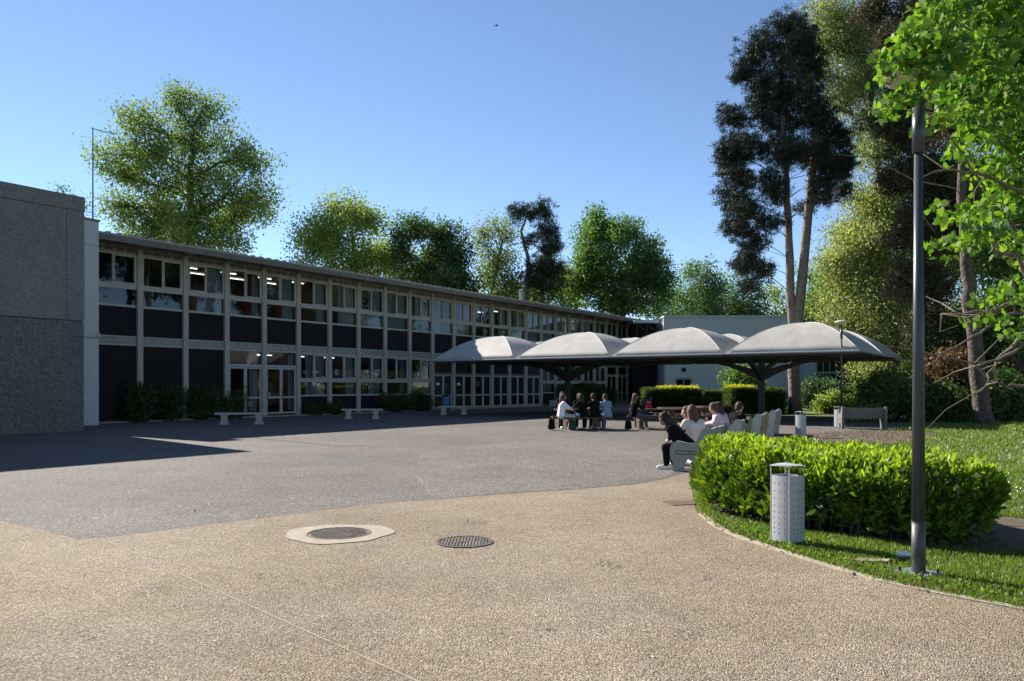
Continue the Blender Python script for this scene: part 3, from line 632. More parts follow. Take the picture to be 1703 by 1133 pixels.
# white hall at the far end
t = thing('white_hall', 'windowless white rendered hall behind the canopies at the far end of the yard', 'building', (14.0, 71, 0))
mb = MB(); mb.box(0, 11.6, 0, 12, 0, 7.95); mb.build('wall', M['whitewall'], t)
mb = MB(); mb.box(-.12, 11.7, -.1, 12.1, 7.95, 8.1); mb.build('parapet', M['whitewall'], t)
mb = MB(); mb.box(.9, 2.5, -.06, -.01, .05, 2.45); f_ = mb.build('door', M['winframe'], t)
mb = MB(); mb.box(1.05, 1.65, -.07, -.062, .3, 2.25); mb.box(1.75, 2.35, -.07, -.062, .3, 2.25); mb.build('pane', M['darkpanel'], f_)
mb = MB(); mb.box(1.5, 1.95, -.05, -.01, 2.9, 3.35); mb.build('vent', M['band'], t); mb = MB(); mb.box(1.57,1.88,-.057,-.051,2.97,3.28); mb.build('vent_opening', M['darkpanel'], t)
mb = MB(); mb.tube([(-.08,-.12,0),(-.08,-.12,7.9)], .07, 8); mb.build('downpipe', M['winframe'], t)
t = thing('entrance_hall', 'flat porch roof with struts joining the window facade to the white hall', 'porch', (14.0, 71, 0))
mb = MB(); mb.box(-2.6, -.25, 1.5, 8, 7.55, 7.8); mb.build('roof', M['plaster'], t)
mb = MB()
for q in (-2.3, -1.4, -.5): mb.tube([(q,1.7,7.5),(q+.7,1.7,6.9)], .05, 6); mb.tube([(q,1.7,7.5),(q,1.7,3.8)], .04, 6)
mb.build('strut', M['steel'], t); mb = MB(); mb.box(-2.5, -.25, 3.0, 3.2, 0, 7.54); mb.build('wall', M['darkpanel'], t)
t = thing('low_annex', 'low pale green annex with a dark barred glass front behind the shrubs', 'building', (25.8, 66, 0))
mb = MB(); mb.box(0, 20, 0, 10, 0, 4.4); mb.build('wall', M['greenwall'], t)
mb = MB(); mb.box(-.1, 20.1, -.3, 10, 4.4, 4.7); mb.build('roof', M['band'], t)
mb = MB(); mb.box(.1, 5.0, -.06, -.01, .4, 3.9); f_ = mb.build('glazing', M['darkpanel'], t)
mb = MB()
for q in np.linspace(.1, 5.0, 10): mb.box(q-.035, q+.035, -.1, -.062, .4, 3.9)
mb.box(.1, 5.0, -.105, -.101, 2.7, 2.85); mb.build('bar', mat('green_bar', (.2,.3,.25), .7), f_)

# ------------------------------------------------------------------ canopies
D0 = 31.0; LC = 5.6; cor = Vector(((1430-CX)/F_PX*D0, D0)); U = Vector((SX, CY)); W_ = Vector((-CY, SX))
def vault():
    n = 20; vs = []; fs = []
    for i in range(n+1):
        for j in range(n+1):
            u = -1+2*i/n; v = -1+2*j/n; m_ = max(abs(u), abs(v)); vs.append((u*LC/2*.985, v*LC/2*.985, 1.42*(1-m_**2.0)))
    for i in range(n):
        for j in range(n):
            a_ = i*(n+1)+j; q = (a_, a_+n+1, a_+n+2, a_+1)
            # split along the diagonals so that the creases stay sharp
            if (i < n/2) == (j < n/2): fs += [(q[0],q[1],q[2]),(q[0],q[2],q[3])]
            else: fs += [(q[0],q[1],q[3]),(q[1],q[2],q[3])]
    return MB().add(vs, fs)
def shelter(label, c):
    t = thing('canopy_shelter', label, 'canopy', (c.x, c.y, 0), FROT, 'vaulted canopies over the picnic tables')
    first = None
    for i in (-1, 1):
        for j in (-1, 1):
            o = vault().build('vault', M['membrane'], t, True, (i*LC/2, j*LC/2, 3.05))
            o.data.set_sharp_from_angle(angle=math.radians(8))
            sm = o.modifiers.new('thickness', 'SOLIDIFY'); sm.thickness = .012
            h = LC/2*.985; q = MB(); pr = [(-h,-h),(h,-h),(h,h),(-h,h)]
            for a_ in range(4):
                p0, p1 = Vector(pr[a_]), Vector(pr[(a_+1) % 4]); q.tube([(p0.x,p0.y,-.02),(p1.x,p1.y,-.02)], .045, 8)
            q.build('rim', M['rim'], o)
            q = MB()
            for a_ in (-.5, 0, .5): q.box(a_*LC*.96-.035, a_*LC*.96+.035, -h, h, -.125, -.065)
            q.box(-h, h, -.035, .035, -.12, -.06); q.build('rafter', M['steel'], o)
            q = MB(); hh = LC/2*.985
            for (dx, dy) in ((1,1),(1,-1),(-1,1),(-1,-1)): q.tube([(dx*hh*k/12, dy*hh*k/12, 1.42*(1-(k/12)**2)+.004) for k in range(13)], .013, 5)
            q.build('ridge_seam', M['seam'], o, True)
    mb = MB(); mb.box(-.13, .13, -.13, .13, .02, 2.92); mb.build('column', M['steel'], t)
    mb = MB(); mb.box(-.22, .22, -.22, .22, .005, .03); mb.build('base_plate', M['steel'], t)
    for k in range(4):
        q = MB(); prof = [(.13,1.90),(.13,2.38),(.9,2.62),(1.8,2.84),(2.65,2.98),(2.65,2.86),(1.7,2.62),(.85,2.28)]
        a_ = k*math.pi/2
        q.prism(prof, -.07, .07, lambda u, z, w: (u*math.cos(a_)-w*math.sin(a_), u*math.sin(a_)+w*math.cos(a_), z))
        q.build('arm', M['steel'], t)
    return t
shelter('nearer right canopy shelter of four pale vaults on one dark column', cor + W_*LC + U*LC)
shelter('farther left canopy shelter of four vaults, its left side in the shade of the school', cor + W_*LC*3 + U*LC)

# ------------------------------------------------------------------ street furniture
def bin_(label, loc, rz):
    t = thing('litter_bin', label, 'litter bin', loc, rz, 'grey perforated litter bins')
    R = .158; prof = []
    for k in range(4):
        a0 = k*math.pi/2; p0 = Vector((math.cos(a0), math.sin(a0)))*R; p1 = Vector((math.cos(a0+math.pi/2), math.sin(a0+math.pi/2)))*R; nrm = (p0+p1).normalized()
        for j in range(8): s = j/8; q = p0.lerp(p1, s) + nrm*.016*math.sin(math.pi*s)**.8; prof.append((q.x, q.y))
    n = len(prof); mb = MB(); zs = (.035, .70)
    inner = [(x*.94, y*.94) for x, y in prof]
    vs = [(x,y,zs[0]) for x,y in prof]+[(x,y,zs[1]) for x,y in prof]+[(x,y,zs[1]) for x,y in inner]+[(x,y,.3) for x,y in inner]
    fs = [(i,(i+1) % n,(i+1) % n+n,i+n) for i in range(n)]+[(i+n,(i+1) % n+n,(i+1) % n+2*n,i+2*n) for i in range(n)]+[(i+2*n,(i+1) % n+2*n,(i+1) % n+3*n,i+3*n) for i in range(n)]
    fs += [tuple(range(n-1,-1,-1)), tuple(range(3*n, 4*n))]
    mb.add(vs, fs); nbody = len(mb.f); q = mb; rows = [.625,.545,.470,.400,.335,.275,.22,.17,.125]
    for k in range(4):
        a0 = k*math.pi/2; p0 = Vector((math.cos(a0), math.sin(a0)))*R; p1 = Vector((math.cos(a0+math.pi/2), math.sin(a0+math.pi/2)))*R; nrm = (p0+p1).normalized(); tg = (p1-p0).normalized()
        for s in (.22, .5, .78):
            c = p0.lerp(p1, s) + nrm*(.016*math.sin(math.pi*s)**.8+.0008)
            for z in rows:
                q.add([(c.x+tg.x*.0065*math.cos(b)+nrm.x*.001, c.y+tg.y*.0065*math.cos(b)+nrm.y*.001, z+.0065*math.sin(b)) for b in np.linspace(0, 2*math.pi, 9)[:-1]], [tuple(range(8))])
    o = q.build('body', M['binm'], t); o.data.materials.append(M['hole'])
    for pf in o.data.polygons:
        if pf.index >= nbody: pf.material_index = 1
    q = MB()
    for k in range(4): a0 = k*math.pi/2; q.tube([(math.cos(a0)*R, math.sin(a0)*R, .035), (math.cos(a0)*R, math.sin(a0)*R, .80)], .0058, 6)
    q.build('corner_post', M['binm'], t)
    q = MB(); n = 8; vs = []; fs = []; r2 = .178
    for zz in (0, -.008):
        for i in range(n+1):
            for j in range(n+1):
                u = -1+2*i/n; v = -1+2*j/n; x = (u-v)*.5*r2; y = (u+v)*.5*r2; vs.append((x*1.0, y*1.0,   .80+.012*(1-(abs(u+v)/2)**2)+zz))
    m_ = (n+1)**2
    for i in range(n):
        for j in range(n): a_ = i*(n+1)+j; fs += [(a_,a_+n+1,a_+n+2,a_+1),(a_+1+m_,a_+n+2+m_,a_+n+1+m_,a_+m_)]
    for i in range(n):
        for (p0, p1) in ((i, i+1), (i*(n+1), (i+1)*(n+1)), (n*(n+1)+i, n*(n+1)+i+1), (i*(n+1)+n, (i+1)*(n+1)+n)): fs.append((p0, p1, p1+m_, p0+m_))
    q.add(vs, fs); q.build('lid', M['binm'], t, True)
    q = MB()
    for k in range(4): a0 = k*math.pi/2; q.box(math.cos(a0)*.12-.015, math.cos(a0)*.12+.015, math.sin(a0)*.12-.015, math.sin(a0)*.12+.015, -.01, .034)
    q.build('foot', M['dark'], t)
    return t
bin1 = bin_('grey perforated litter bin standing on the grass in front of the laurel hedge', (*G(1309, 905), 0), math.radians(-103))
dup(bin1, (*G(1331, 727), 0), math.radians(-105), 'grey perforated litter bin on the dark paving behind the laurel hedge', 'grey perforated litter bins')
dup(bin1, (*G(1394, 711), 0), math.radians(-110), 'small pale topped litter bin beside the lone concrete bench', 'grey perforated litter bins')

def lamp_post(label, x, y, Hh):
    t = thing('street_lamp', label, 'street lamp', (x, y, 0), 0, 'dark lamp posts')
    MB().tube([(0,0,.02),(0,0,.45)], [.056,.054], 20).build('pole_foot', M['polebase'], t, True)
    MB().tube([(0,0,.45),(0,0,Hh*.86)], [.054,.034], 20).build('pole', M['pole'], t, True)
    q = MB(); q.lathe([(.0555,.445),(.0568,.447),(.0568,.453),(.0525,.455)], 20); q.build('band', M['polebase'], t, True)
    MB().tube([(0,0,Hh*.86),(0,0,Hh*.955)], [.050,.050], 20).build('sleeve', M['pole'], t, True)
    MB().tube([(0,0,Hh*.955),(0,0,Hh)], [.035,.035], 14).build('neck', M['dark'], t, True)
    q = MB(); q.lathe([(.04,Hh-.02),(.12,Hh+.0),(.26,Hh+.05),(.275,Hh+.075),(.24,Hh+.11),(.10,Hh+.15),(.001,Hh+.16)], 32); q.build('lamp_dish', M['dish'], t, True)
    q = MB(); q.obox((0,0,.024), (.27,.27,.016), .5)
    q.build('base_plate', M['galv'], t)
    q = MB()
    for k in range(4): a_ = .5+math.pi/4+k*math.pi/2; q.tube([(math.cos(a_)*.145,math.sin(a_)*.145,.03),(math.cos(a_)*.145,math.sin(a_)*.145,.065)], .012, 6)
    q.build('bolt', M['dark'], t); return t
lx, ly = G(1527, 957)
lamp_post('tall dark lamp post rising in front of the laurel hedge', lx, ly, EYE+(HZ-140)/F_PX*ly)
lamp_post('thin dark lamp post beside the far concrete bench', (1399-CX)/F_PX*31.6, 31.6, 4.15)

def stone_bench(label, c, L, rz):
    t = thing('stone_bench', label, 'bench', (*c, 0), rz, 'stone benches along the facade')
    q = MB(); q.box(-L/2, L/2, -.2, .2, .42, .50); q.build('seat', M['stone'], t)
    for sx in (-1, 1):
        q = MB(); pr = [(-.17,0),(.17,0),(.17,.06),(.11,.16),(.11,.28),(.17,.419),(-.17,.419),(-.11,.28),(-.11,.16),(-.17,.06)]
        q.prism(pr, -.15, .15, lambda a_, b_, z: (a_+sx*L*.33, z, b_)); q.build('leg', M['stone'], t)
        q2 = MB()
    return t
stone_bench('stone bench nearest the concrete hall, in front of the glazed doors', G(402, 706), 2.15, .12)
stone_bench('middle stone bench below the ground floor windows', G(602, 697), 2.0, .12)
stone_bench('stone bench beside the blue bin at the entrance doors', G(754, 690), 1.75, .12)

PROF = [(.05,0),(.05,.17),(.0,.25),(-.01,.36),(.0,.46),(.05,.54),(.12,.575),(.22,.57),(.32,.545),(.42,.54),(.49,.58),(.54,.68),(.59,.78),(.65,.84),(.72,.85),(.77,.80),(.78,.70),(.75,.5),(.72,.3),(.70,.12),(.70,0),
        (.52,0),(.52,.12),(.49,.19),(.43,.235),(.35,.24),(.29,.21),(.25,.14),(.24,0)]
def moulded_bench(label, loc, rz, L=1.9, far=None):
    """local +x runs along the bench, local y: front at 0, back at +.75"""
    t = thing('moulded_bench', label, 'bench', loc, rz, 'moulded concrete benches')
    for k, x in enumerate((0, L)):
        q = MB(); q.prism(PROF, x, x+.09, lambda a_, b_, z: (z, a_, b_)); m_ = far if (k and far) else M['moulded'] if far is None else M['lightpanel']
        p = q.build('side_panel', m_, t)
        for xx in (x-.004, x+.0901):
            q = MB(); bx = [(.1,.62,.385,.40),(.1,.62,.325,.34),(.1,.115,.34,.385),(.605,.62,.34,.385),(.35,.365,.34,.385)]
            for (y0,y1,z0,z1) in bx: q.box(xx, xx+.0038, y0, y1, z0, z1)
            q.build('inset_frame', M['groove'], p)
    q = MB(); q.box(.09, L, .06, .56, .38, .43); q.build('seat', M['moulded'], t)
    q = MB(); q.prism([(.56,.40),(.60,.40),(.71,.80),(.66,.80)], .09, L, lambda a_, b_, z: (z, a_, b_)); q.build('backrest', M['moulded'], t)
    return t
BR = math.radians(90-24.4); bd = Vector((math.sin(math.radians(24.4)), math.cos(math.radians(24.4))))
def benchpos(k): return Vector((2.98, 14.62)) + bd*3.75*k
# front faces the yard (-x side): local y must point to the right/camera => rotate so +y local = (cos,-sin)
def mb_at(label, k, far=None):
    p = benchpos(k); t = moulded_bench(label, (p.x, p.y, 0), BR, far=far)
    for ch in [o for o in COL.objects if o.parent == t]:
        ch.scale.y = -1
    return t
mb_at('grey moulded concrete bench nearest the camera, its left end clear of the laurel hedge', 0)
mb_at('moulded bench with an ochre far panel, second in the row behind the hedge', 1, M['ochre'])
mb_at('moulded bench with pale and ochre panels, third in the row behind the hedge', 2, M['ochre'])
mb_at('pale moulded bench at the far end of the row, nearest the canopy column', 3, M['lightpanel'])
MATS['mk'] = M['moulded']; M['moulded'] = M['moulded_shaded']  # lone bench gets the darker tone that stands in for shade
lb = moulded_bench('lone moulded concrete bench by the far lamp post, seen from its side rail', (*G(1393, 712), 0), math.radians(-12), 1.5)
for ch in [o for o in COL.objects if o.parent == lb]: ch.scale.y = -1
M['moulded'] = MATS['mk']

def picnic(label, c, rz):
    t = thing('picnic_table', label, 'picnic table', (*c, 0), rz, 'dark wooden picnic tables')
    q = MB()
    for j in range(5): q.box(-.95, .95, -.38+j*.153, -.38+j*.153+.145, .71, .755)
    q.build('table_top', M['wood'], t)
    for s in (-1, 1):
        q = MB(); 
        for j in range(2): q.box(-.95, .95, s*.72-.14+j*.145, s*.72-.14+j*.145+.135, .42, .46)
        q.build('seat', M['wood'], t)
    for s in (-1, 1):
        q = MB(); q.box(s*.62-.05, s*.62+.05, -.36, .36, .0, .709); q.build('leg_panel', M['wood'], t)
        q = MB(); q.box(s*.62-.045, s*.62+.045, -.84, -.361, .30, .419); q.box(s*.62-.045, s*.62+.045, .361, .84, .30, .419)
        q.box(s*.62-.045, s*.62+.045, -.82, -.72, .0, .299); q.box(s*.62-.045, s*.62+.045, .72, .82, .0, .299); q.build('seat_bracket', M['wood'], t)
    return t
T1 = Vector((2.6, 29.3)); T2 = Vector((5.45, 29.5)); T3 = Vector((6.9, 31.4))
picnic('dark wooden picnic table crowded with six seated students', T1, math.radians(12))
picnic('dark red wooden picnic table with bags lying on its top', T2, math.radians(0))
picnic('empty dark picnic table just right of the red brown one', T3, math.radians(5))
picnic('empty dark picnic table behind the moulded benches, in front of the clipped hedges', Vector((8.9, 33.8)), math.radians(20))

# blue bins, planter
def small_bin(label, c, h=.9, r=.24):
    t = thing('rubbish_bin', label, 'rubbish bin', (*c, 0))
    q = MB(); q.lathe([(.001,.04),(r*.9,.04),(r,h*.86),(r*.9,h*.86),(r*.86,.1)], 20); q.build('body', M['bluebin'], t, True)
    q = MB(); q.lathe([(r*1.03,h*.87),(r*1.03,h*.91),(r*.7,h),(.001,h)], 20); q.build('lid', M['dark'], t, True)
    q = MB(); q.tube([(r+.1,0,0),(r+.1,0,h*1.05)], .025, 8); q.build('support_post', M['galv'], t); return t
small_bin('blue rubbish bin on a post by the left stone bench of the entrance', Fw(22.6, .9), 1.05, .27)
small_bin('blue rubbish bin against the clipped hedge beyond the picnic tables', G(1072, 688), .95, .25)
t = thing('concrete_planter', 'low pale concrete planter box at the foot of the entrance facade', 'planter', (*Fw(36.9, 1.2), 0), FROT)
q = MB(); bx4(-1.1, 1.1, -.3, .3, .09, 0, 1, q); q = MB(); q.box(-1.1,1.1,-.35,-.27,0,.5); q.box(-1.1,1.1,.27,.35,0,.5); q.box(-1.1,-1.02,-.27,.27,0,.5); q.box(1.02,1.1,-.27,.27,0,.5); q.build('box', M['concrete'], t)
q = MB(); q.box(-1.02,1.02,-.27,.27,.02,.42); q.build('earth', M['soil'], t)
# crumpled paper and a flat stone by the lamp
q = MB(); vs = []; n = 12
t = thing('crumpled_paper', 'white crumpled paper lying on the grass just left of the tall lamp post', 'paper', (*G(1503, 930), .045))
for i in range(n):
    for j in range(6):
        a_ = 2*math.pi*i/n; z = -1+2*(j+.5)/6; r = math.sqrt(1-z*z)*(.6+.6*rg_.rand()); vs.append((r*.05*math.cos(a_)*1.4, r*.035*math.sin(a_), z*.035*(.6+.5*rg_.rand())))
fs = [(i*6+j, ((i+1) % n)*6+j, ((i+1) % n)*6+j+1, i*6+j+1) for i in range(n) for j in range(5)] + [tuple(i*6 for i in range(n)), tuple(i*6+5 for i in range(n))]
q.add(vs, fs); q.build('paper_ball', M['paper'], t)
q = MB(); q.add([(-.16,-.04,0),(.12,-.07,0),(.2,.03,0),(-.08,.08,0),(-.16,-.04,.035),(.12,-.07,.035),(.2,.03,.035),(-.08,.08,.035)], [(4,5,6,7),(0,1,5,4),(1,2,6,5),(2,3,7,6),(3,0,4,7)])
tag(q.build('flat_stone', M['ringc'], loc=(*G(1447, 937), 0)), 'flat beige stone slab lying on the grass near the kerb', 'stone')
# bird
t = thing('bird', 'tiny dark bird flying high in the clear blue sky', 'bird', P(825, 43, 60), .6)
q = MB(); q.tube([(-.14,0,0),(-.06,0,.01),(.05,0,.015),(.12,0,.02),(.16,0,.015)], [.01,.035,.045,.03,.006], 8); q.add([(-.14,0,0),(-.24,.04,0),(-.24,-.04,0)], [(0,1,2)]); q.build('body', M['dark'], t, True)
for s in (-1, 1): q = MB(); q.add([(.06,s*.02,.02),(-.04,s*.02,.02),(-.06,s*.2,.07),(-.1,s*.36,.03),(.0,s*.2,.075)], [(0,1,2,4),(2,3,4)]); q.build('wing', M['dark'], t)


# ------------------------------------------------------------------ smooth bodies: blended tapered capsules turned into one surface
def sdf_mesh(prims, vox, kd=.03):
    P0 = np.array([p[0] for p in prims], float); P1 = np.array([p[1] for p in prims], float); R = np.array([max(p[2], p[3]) for p in prims])
    lo = np.minimum(P0, P1).min(0) - R.max() - 3*vox; hi = np.maximum(P0, P1).max(0) + R.max() + 3*vox
    n = np.ceil((hi-lo)/vox).astype(int)+1; D = np.full(n, 1.0, np.float32)
    for p in prims:
        a, b, ra, rb = np.array(p[0], float), np.array(p[1], float), p[2], p[3]; k = p[4] if len(p) > 4 else kd
        m_ = max(ra, rb)+2.2*k+2*vox; i0 = np.maximum(((np.minimum(a, b)-m_-lo)/vox).astype(int), 0); i1 = np.minimum(((np.maximum(a, b)+m_-lo)/vox).astype(int)+2, n)
        gx, gy, gz = np.meshgrid(*[lo[q]+vox*np.arange(i0[q], i1[q]) for q in range(3)], indexing='ij')
        ab = b-a; L2 = ab@ab+1e-9; t = np.clip(((gx-a[0])*ab[0]+(gy-a[1])*ab[1]+(gz-a[2])*ab[2])/L2, 0, 1)
        d = np.sqrt((gx-a[0]-ab[0]*t)**2+(gy-a[1]-ab[1]*t)**2+(gz-a[2]-ab[2]*t)**2)-(ra+(rb-ra)*t)
        s = D[i0[0]:i1[0], i0[1]:i1[1], i0[2]:i1[2]]; h = np.maximum(k-np.abs(s-d), 0)/k; s[...] = np.minimum(s, d)-h*h*k*.25
    ins = D < 0; C = [(0,0,0),(1,0,0),(0,1,0),(1,1,0),(0,0,1),(1,0,1),(0,1,1),(1,1,1)]
    cs = sum(ins[c[0]:n[0]-1+c[0], c[1]:n[1]-1+c[1], c[2]:n[2]-1+c[2]].astype(np.int8) for c in C)
    ix, iy, iz = np.nonzero((cs > 0) & (cs < 8)); vals = [D[ix+c[0], iy+c[1], iz+c[2]] for c in C]
    acc = np.zeros((len(ix), 3)); cnt = np.zeros(len(ix))
    for i in range(8):
        for j in range(i+1, 8):
            if sum(abs(C[i][q]-C[j][q]) for q in range(3)) != 1: continue
            m_ = (vals[i] < 0) != (vals[j] < 0); t = vals[i][m_]/(vals[i][m_]-vals[j][m_]); acc[m_] += np.array(C[i])[None]+t[:, None]*(np.array(C[j])-np.array(C[i]))[None]; cnt[m_] += 1
    V = lo+vox*(np.stack([ix, iy, iz], 1)+acc/cnt[:, None]); idx = np.full(n, -1, np.int64); idx[ix, iy, iz] = np.arange(len(ix)); F_ = []
    for a in range(3):
        e = np.eye(3, dtype=int); b, c = (a+1) % 3, (a+2) % 3; sl = [slice(1, n[q]-1) for q in range(3)]; s2 = [slice(1+e[a][q], n[q]-1+e[a][q]) for q in range(3)]
        A, B = ins[tuple(sl)], ins[tuple(s2)]; pos = np.stack(np.nonzero(A != B), 1)+1; fl = A[A != B]
        g = lambda o: idx[pos[:, 0]+o[0], pos[:, 1]+o[1], pos[:, 2]+o[2]]
        q = np.stack([g((0,0,0)), g(-e[b]), g(-e[b]-e[c]), g(-e[c])], 1); q[~fl] = q[~fl][:, ::-1]; F_.append(q[(q >= 0).all(1)])
    return V, np.concatenate(F_)[:, ::-1]
def blob(name, prims, m, parent, vox=.012, kd=.03):
    V, Fq = sdf_mesh(prims, vox, kd); return npmesh(name, V, Fq.astype(np.int32), 4, m, parent, True)

CLOTH = {}
def cloth(c):
    if c not in CLOTH: CLOTH[c] = mat('cloth_%d' % len(CLOTH), c, .95, 0, .1, noise=(14, .3, tuple(min(1, q*1.25+.004) for q in c)), bump=(18, .5, .012))
    return CLOTH[c]
def person(label, xy, rz, top, trou, shoe=(.7,.7,.7), hairc=(.03,.018,.012), hairlen=.3, lean=.2, seat=.45, skin='skin', hands=None, elbows=None, headp=.2, heady=0., knees=((.44,.13),(.44,-.13)), feet=((.44,.14),(.50,-.14)), turn=0., bun=False, group='students sitting in the yard', vox=.013):
    t = thing('person', label, 'person', (xy[0], xy[1], 0), rz, group)
    pel = Vector((0, 0, seat+.09)); ax = Vector((math.sin(lean), 0, math.cos(lean))); Rt = Matrix.Rotation(turn, 3, 'Z')
    w = pel+ax*.18; ch = pel+ax*.36; nb = pel+ax*.50; hd = nb+(ax+Vector((.25,0,.5))).normalized()*.185
    HM = Matrix.Rotation(heady, 3, 'Z') @ Matrix.Rotation(headp, 3, 'Y'); hp = lambda *q: tuple(hd+HM @ Vector(q))
    sh = [nb-ax*.05+Rt @ Vector((0, s*.165, 0)) for s in (1, -1)]
    el = elbows or ((.22,.24,.30),(.22,-.24,.30)); ha = hands or ((.44,.10,.26),(.44,-.10,.26))
    el = [pel+Vector(q) for q in el]; ha = [pel+Vector(q) for q in ha]
    tor = [((0,.07,pel.z),tuple(w+Vector((0,.045,0))),.115,.10),((0,-.07,pel.z),tuple(w-Vector((0,.045,0))),.115,.10),
           (tuple(w+Vector((0,.05,0))),tuple(ch+Vector((0,.065,0))),.10,.105),(tuple(w-Vector((0,.05,0))),tuple(ch-Vector((0,.065,0))),.10,.105),(tuple(sh[0]),tuple(sh[1]),.06,.06),(tuple(ch),tuple(nb-ax*.02),.10,.07)]
    arms, fing, sleeves = [], [], []
    for i in (0, 1):
        d = (ha[i]-el[i]).normalized(); arms += [(tuple(sh[i]),tuple(el[i]),.048,.038),(tuple(el[i]),tuple(ha[i]),.037,.026)]
        sleeves += [(tuple(sh[i]),tuple(el[i]),.062,.052),(tuple(el[i]),tuple(ha[i]-d*.03),.051,.042)]
        side = d.cross(Vector((0,0,1))).normalized() if abs(d.z) < .95 else Vector((0,1,0)); pl = ha[i]+d*.07; fing.append((tuple(ha[i]),tuple(pl),.030,.027,.012))
        for k, q in enumerate((-.027,-.009,.009,.027)):
            r_ = pl+side*q; m_ = r_+d*(.034+.006*(k in (1, 2)))+Vector((0,0,-.006)); fing += [(tuple(r_),tuple(m_),.0105,.0095,.004),(tuple(m_),tuple(m_+d*.022+Vector((0,0,-.018))),.0095,.0085,.004)]
        sg = 1 if i == 1 else -1; fing.append((tuple(ha[i]+d*.02+side*sg*.02),tuple(ha[i]+d*.055+side*sg*.05+Vector((0,0,-.01))),.012,.0095,.006))
    legs, tr_, sho = [], [], []
    for i, s in enumerate((1, -1)):
        hip = Vector((0, s*.09, pel.z-.01)); kn = Vector((knees[i][0], knees[i][1], seat+.05)); an = Vector((feet[i][0], feet[i][1], .085)); toe = Vector((feet[i][0]+.15, feet[i][1]+s*.02, .045)); hl = Vector((feet[i][0]-.04, feet[i][1], .045))
        legs += [(tuple(hip),tuple(kn),.085,.055),(tuple(kn),tuple(an),.054,.036),(tuple(an),tuple(toe),.036,.026)]
        tr_ += [(tuple(hip),tuple(kn),.100,.072),(tuple(kn),tuple(an+Vector((0,0,.02))),.070,.056)]; sho += [(tuple(hl),tuple(toe),.046,.040),(tuple(an),tuple(hl),.042,.042)]
    head = [(hp(0,0,.01),hp(-.015,0,.035),.082,.086),(hp(.03,0,-.055),hp(.035,0,-.075),.052,.038),(hp(.08,0,.0),hp(.098,0,-.022),.011,.014,.01),(hp(.0,.083,-.005),hp(-.01,.088,.02),.014,.018,.01),(hp(0,-.083,-.005),hp(-.01,-.088,.02),.014,.018,.01),
            (tuple(nb-ax*.03),hp(-.02,0,-.06),.052,.050),(hp(.072,-.018,-.043),hp(.072,.018,-.043),.009,.009,.006)]
    blob('body', tor+arms+fing+legs+head, M[skin], t, vox)
    infl = [(p[0], p[1], p[2]+.016, p[3]+.018) for p in tor]; blob('jacket', infl+sleeves, cloth(top), t, vox)
    blob('trousers', tr_+[((0,.06,pel.z-.01),(0,-.06,pel.z-.01),.118,.118)], cloth(trou), t, vox); blob('shoes', sho, cloth(shoe), t, vox, .015)
    hr = [(hp(-.028,0,.03),hp(-.03,0,.045),.096,.094),(hp(-.05,0,0),hp(-.075,0,-.05),.085,.06)]
    if hairlen > .05: hr += [(hp(-.05,s*.055,.0),hp(-.06,s*.07,-hairlen),.055,.035) for s in (1, -1)]+[(hp(-.07,0,0),hp(-.085,0,-hairlen*1.1),.07,.045),(hp(.0,.078,.02),hp(-.01,.09,-hairlen*.8),.026,.02),(hp(.0,-.078,.02),hp(-.01,-.09,-hairlen*.8),.026,.02)]
    if bun: hr.append((hp(-.11,0,.06),hp(-.12,0,.07),.045,.04))
    blob('hair', hr, mat('hair_%d' % int(hairc[0]*1000), tuple(q*.5 for q in hairc), .75, noise=(30,.3,tuple(q*1.0 for q in hairc)), bump=(60,.6,.006)), t, vox*.9, .02)
    MB().lathe([(.0001,-.008),(.007,-.004),(.008,0),(.007,.004),(.0001,.008)], 8, hp(.076,.03,.012)).lathe([(.0001,-.008),(.007,-.004),(.008,0),(.007,.004),(.0001,.008)], 8, hp(.076,-.03,.012)).build('eyes', M['eye'], t, True)
    return t
def backpack(label, c, z, rz, col, s=1., name='backpack', tilt=0):
    t = thing(name, label, 'bag', (c[0], c[1], z), rz); t.rotation_euler.y = tilt; t.scale = (s,)*3
    blob('bag_body', [((0,y,.10),(0,y*.8,.34),.085,.075) for y in (-.08,0,.08)], cloth(col), t, .016)
    blob('front_pocket', [((.075,-.06,.10),(.075,.06,.10),.05,.05),((.075,-.05,.17),(.075,.05,.17),.045,.045)], cloth(col), t, .014)
    q = MB()
    for s_ in (-1, 1): q.tube([(-.07,s_*.06,.36),(-.15,s_*.08,.28),(-.15,s_*.09,.15),(-.07,s_*.09,.06)], .012, 6)
    q.tube([(-.04,-.03,.40),(-.04,0,.44),(-.04,.03,.40)], .008, 6); q.build('strap', M['dark'], t); return t

BLK, NAVY, JEANS = (.005,.005,.006), (.012,.016,.028), (.16,.26,.42)
def onT(T, rz, x, y): return (T.x+x*math.cos(rz)-y*math.sin(rz), T.y+x*math.sin(rz)+y*math.cos(rz))
r1 = math.radians(12); PI = math.pi
table_hands = ((.42,.06,.24),(.42,-.10,.24))
person('student with long brown hair, white t-shirt and beige trousers at the crowded table', onT(T1, r1, -.95, -.62), .25, (.72,.70,.74), (.42,.39,.31), hairc=(.10,.05,.03), hairlen=.32, lean=.12, hands=((.42,.12,.22),(.44,.0,.20)), feet=((.36,.1),(.42,-.13)))
person('student in black with long dark hair facing the camera across the table', onT(T1, r1, -.55, .70), r1-PI/2, BLK, BLK, hairlen=.36, lean=.10, hands=table_hands, seat=.50)
person('student in a black jacket and blue jeans sitting sideways with legs stretched left', onT(T1, r1, -.10, -.72), PI-.75, BLK, JEANS, hairlen=.34, hairc=(.045,.025,.015), lean=.22, knees=((.42,.10),(.45,-.10)), feet=((.52,.12),(.62,-.08)), elbows=((.20,.24,.34),(.26,-.20,.30)))
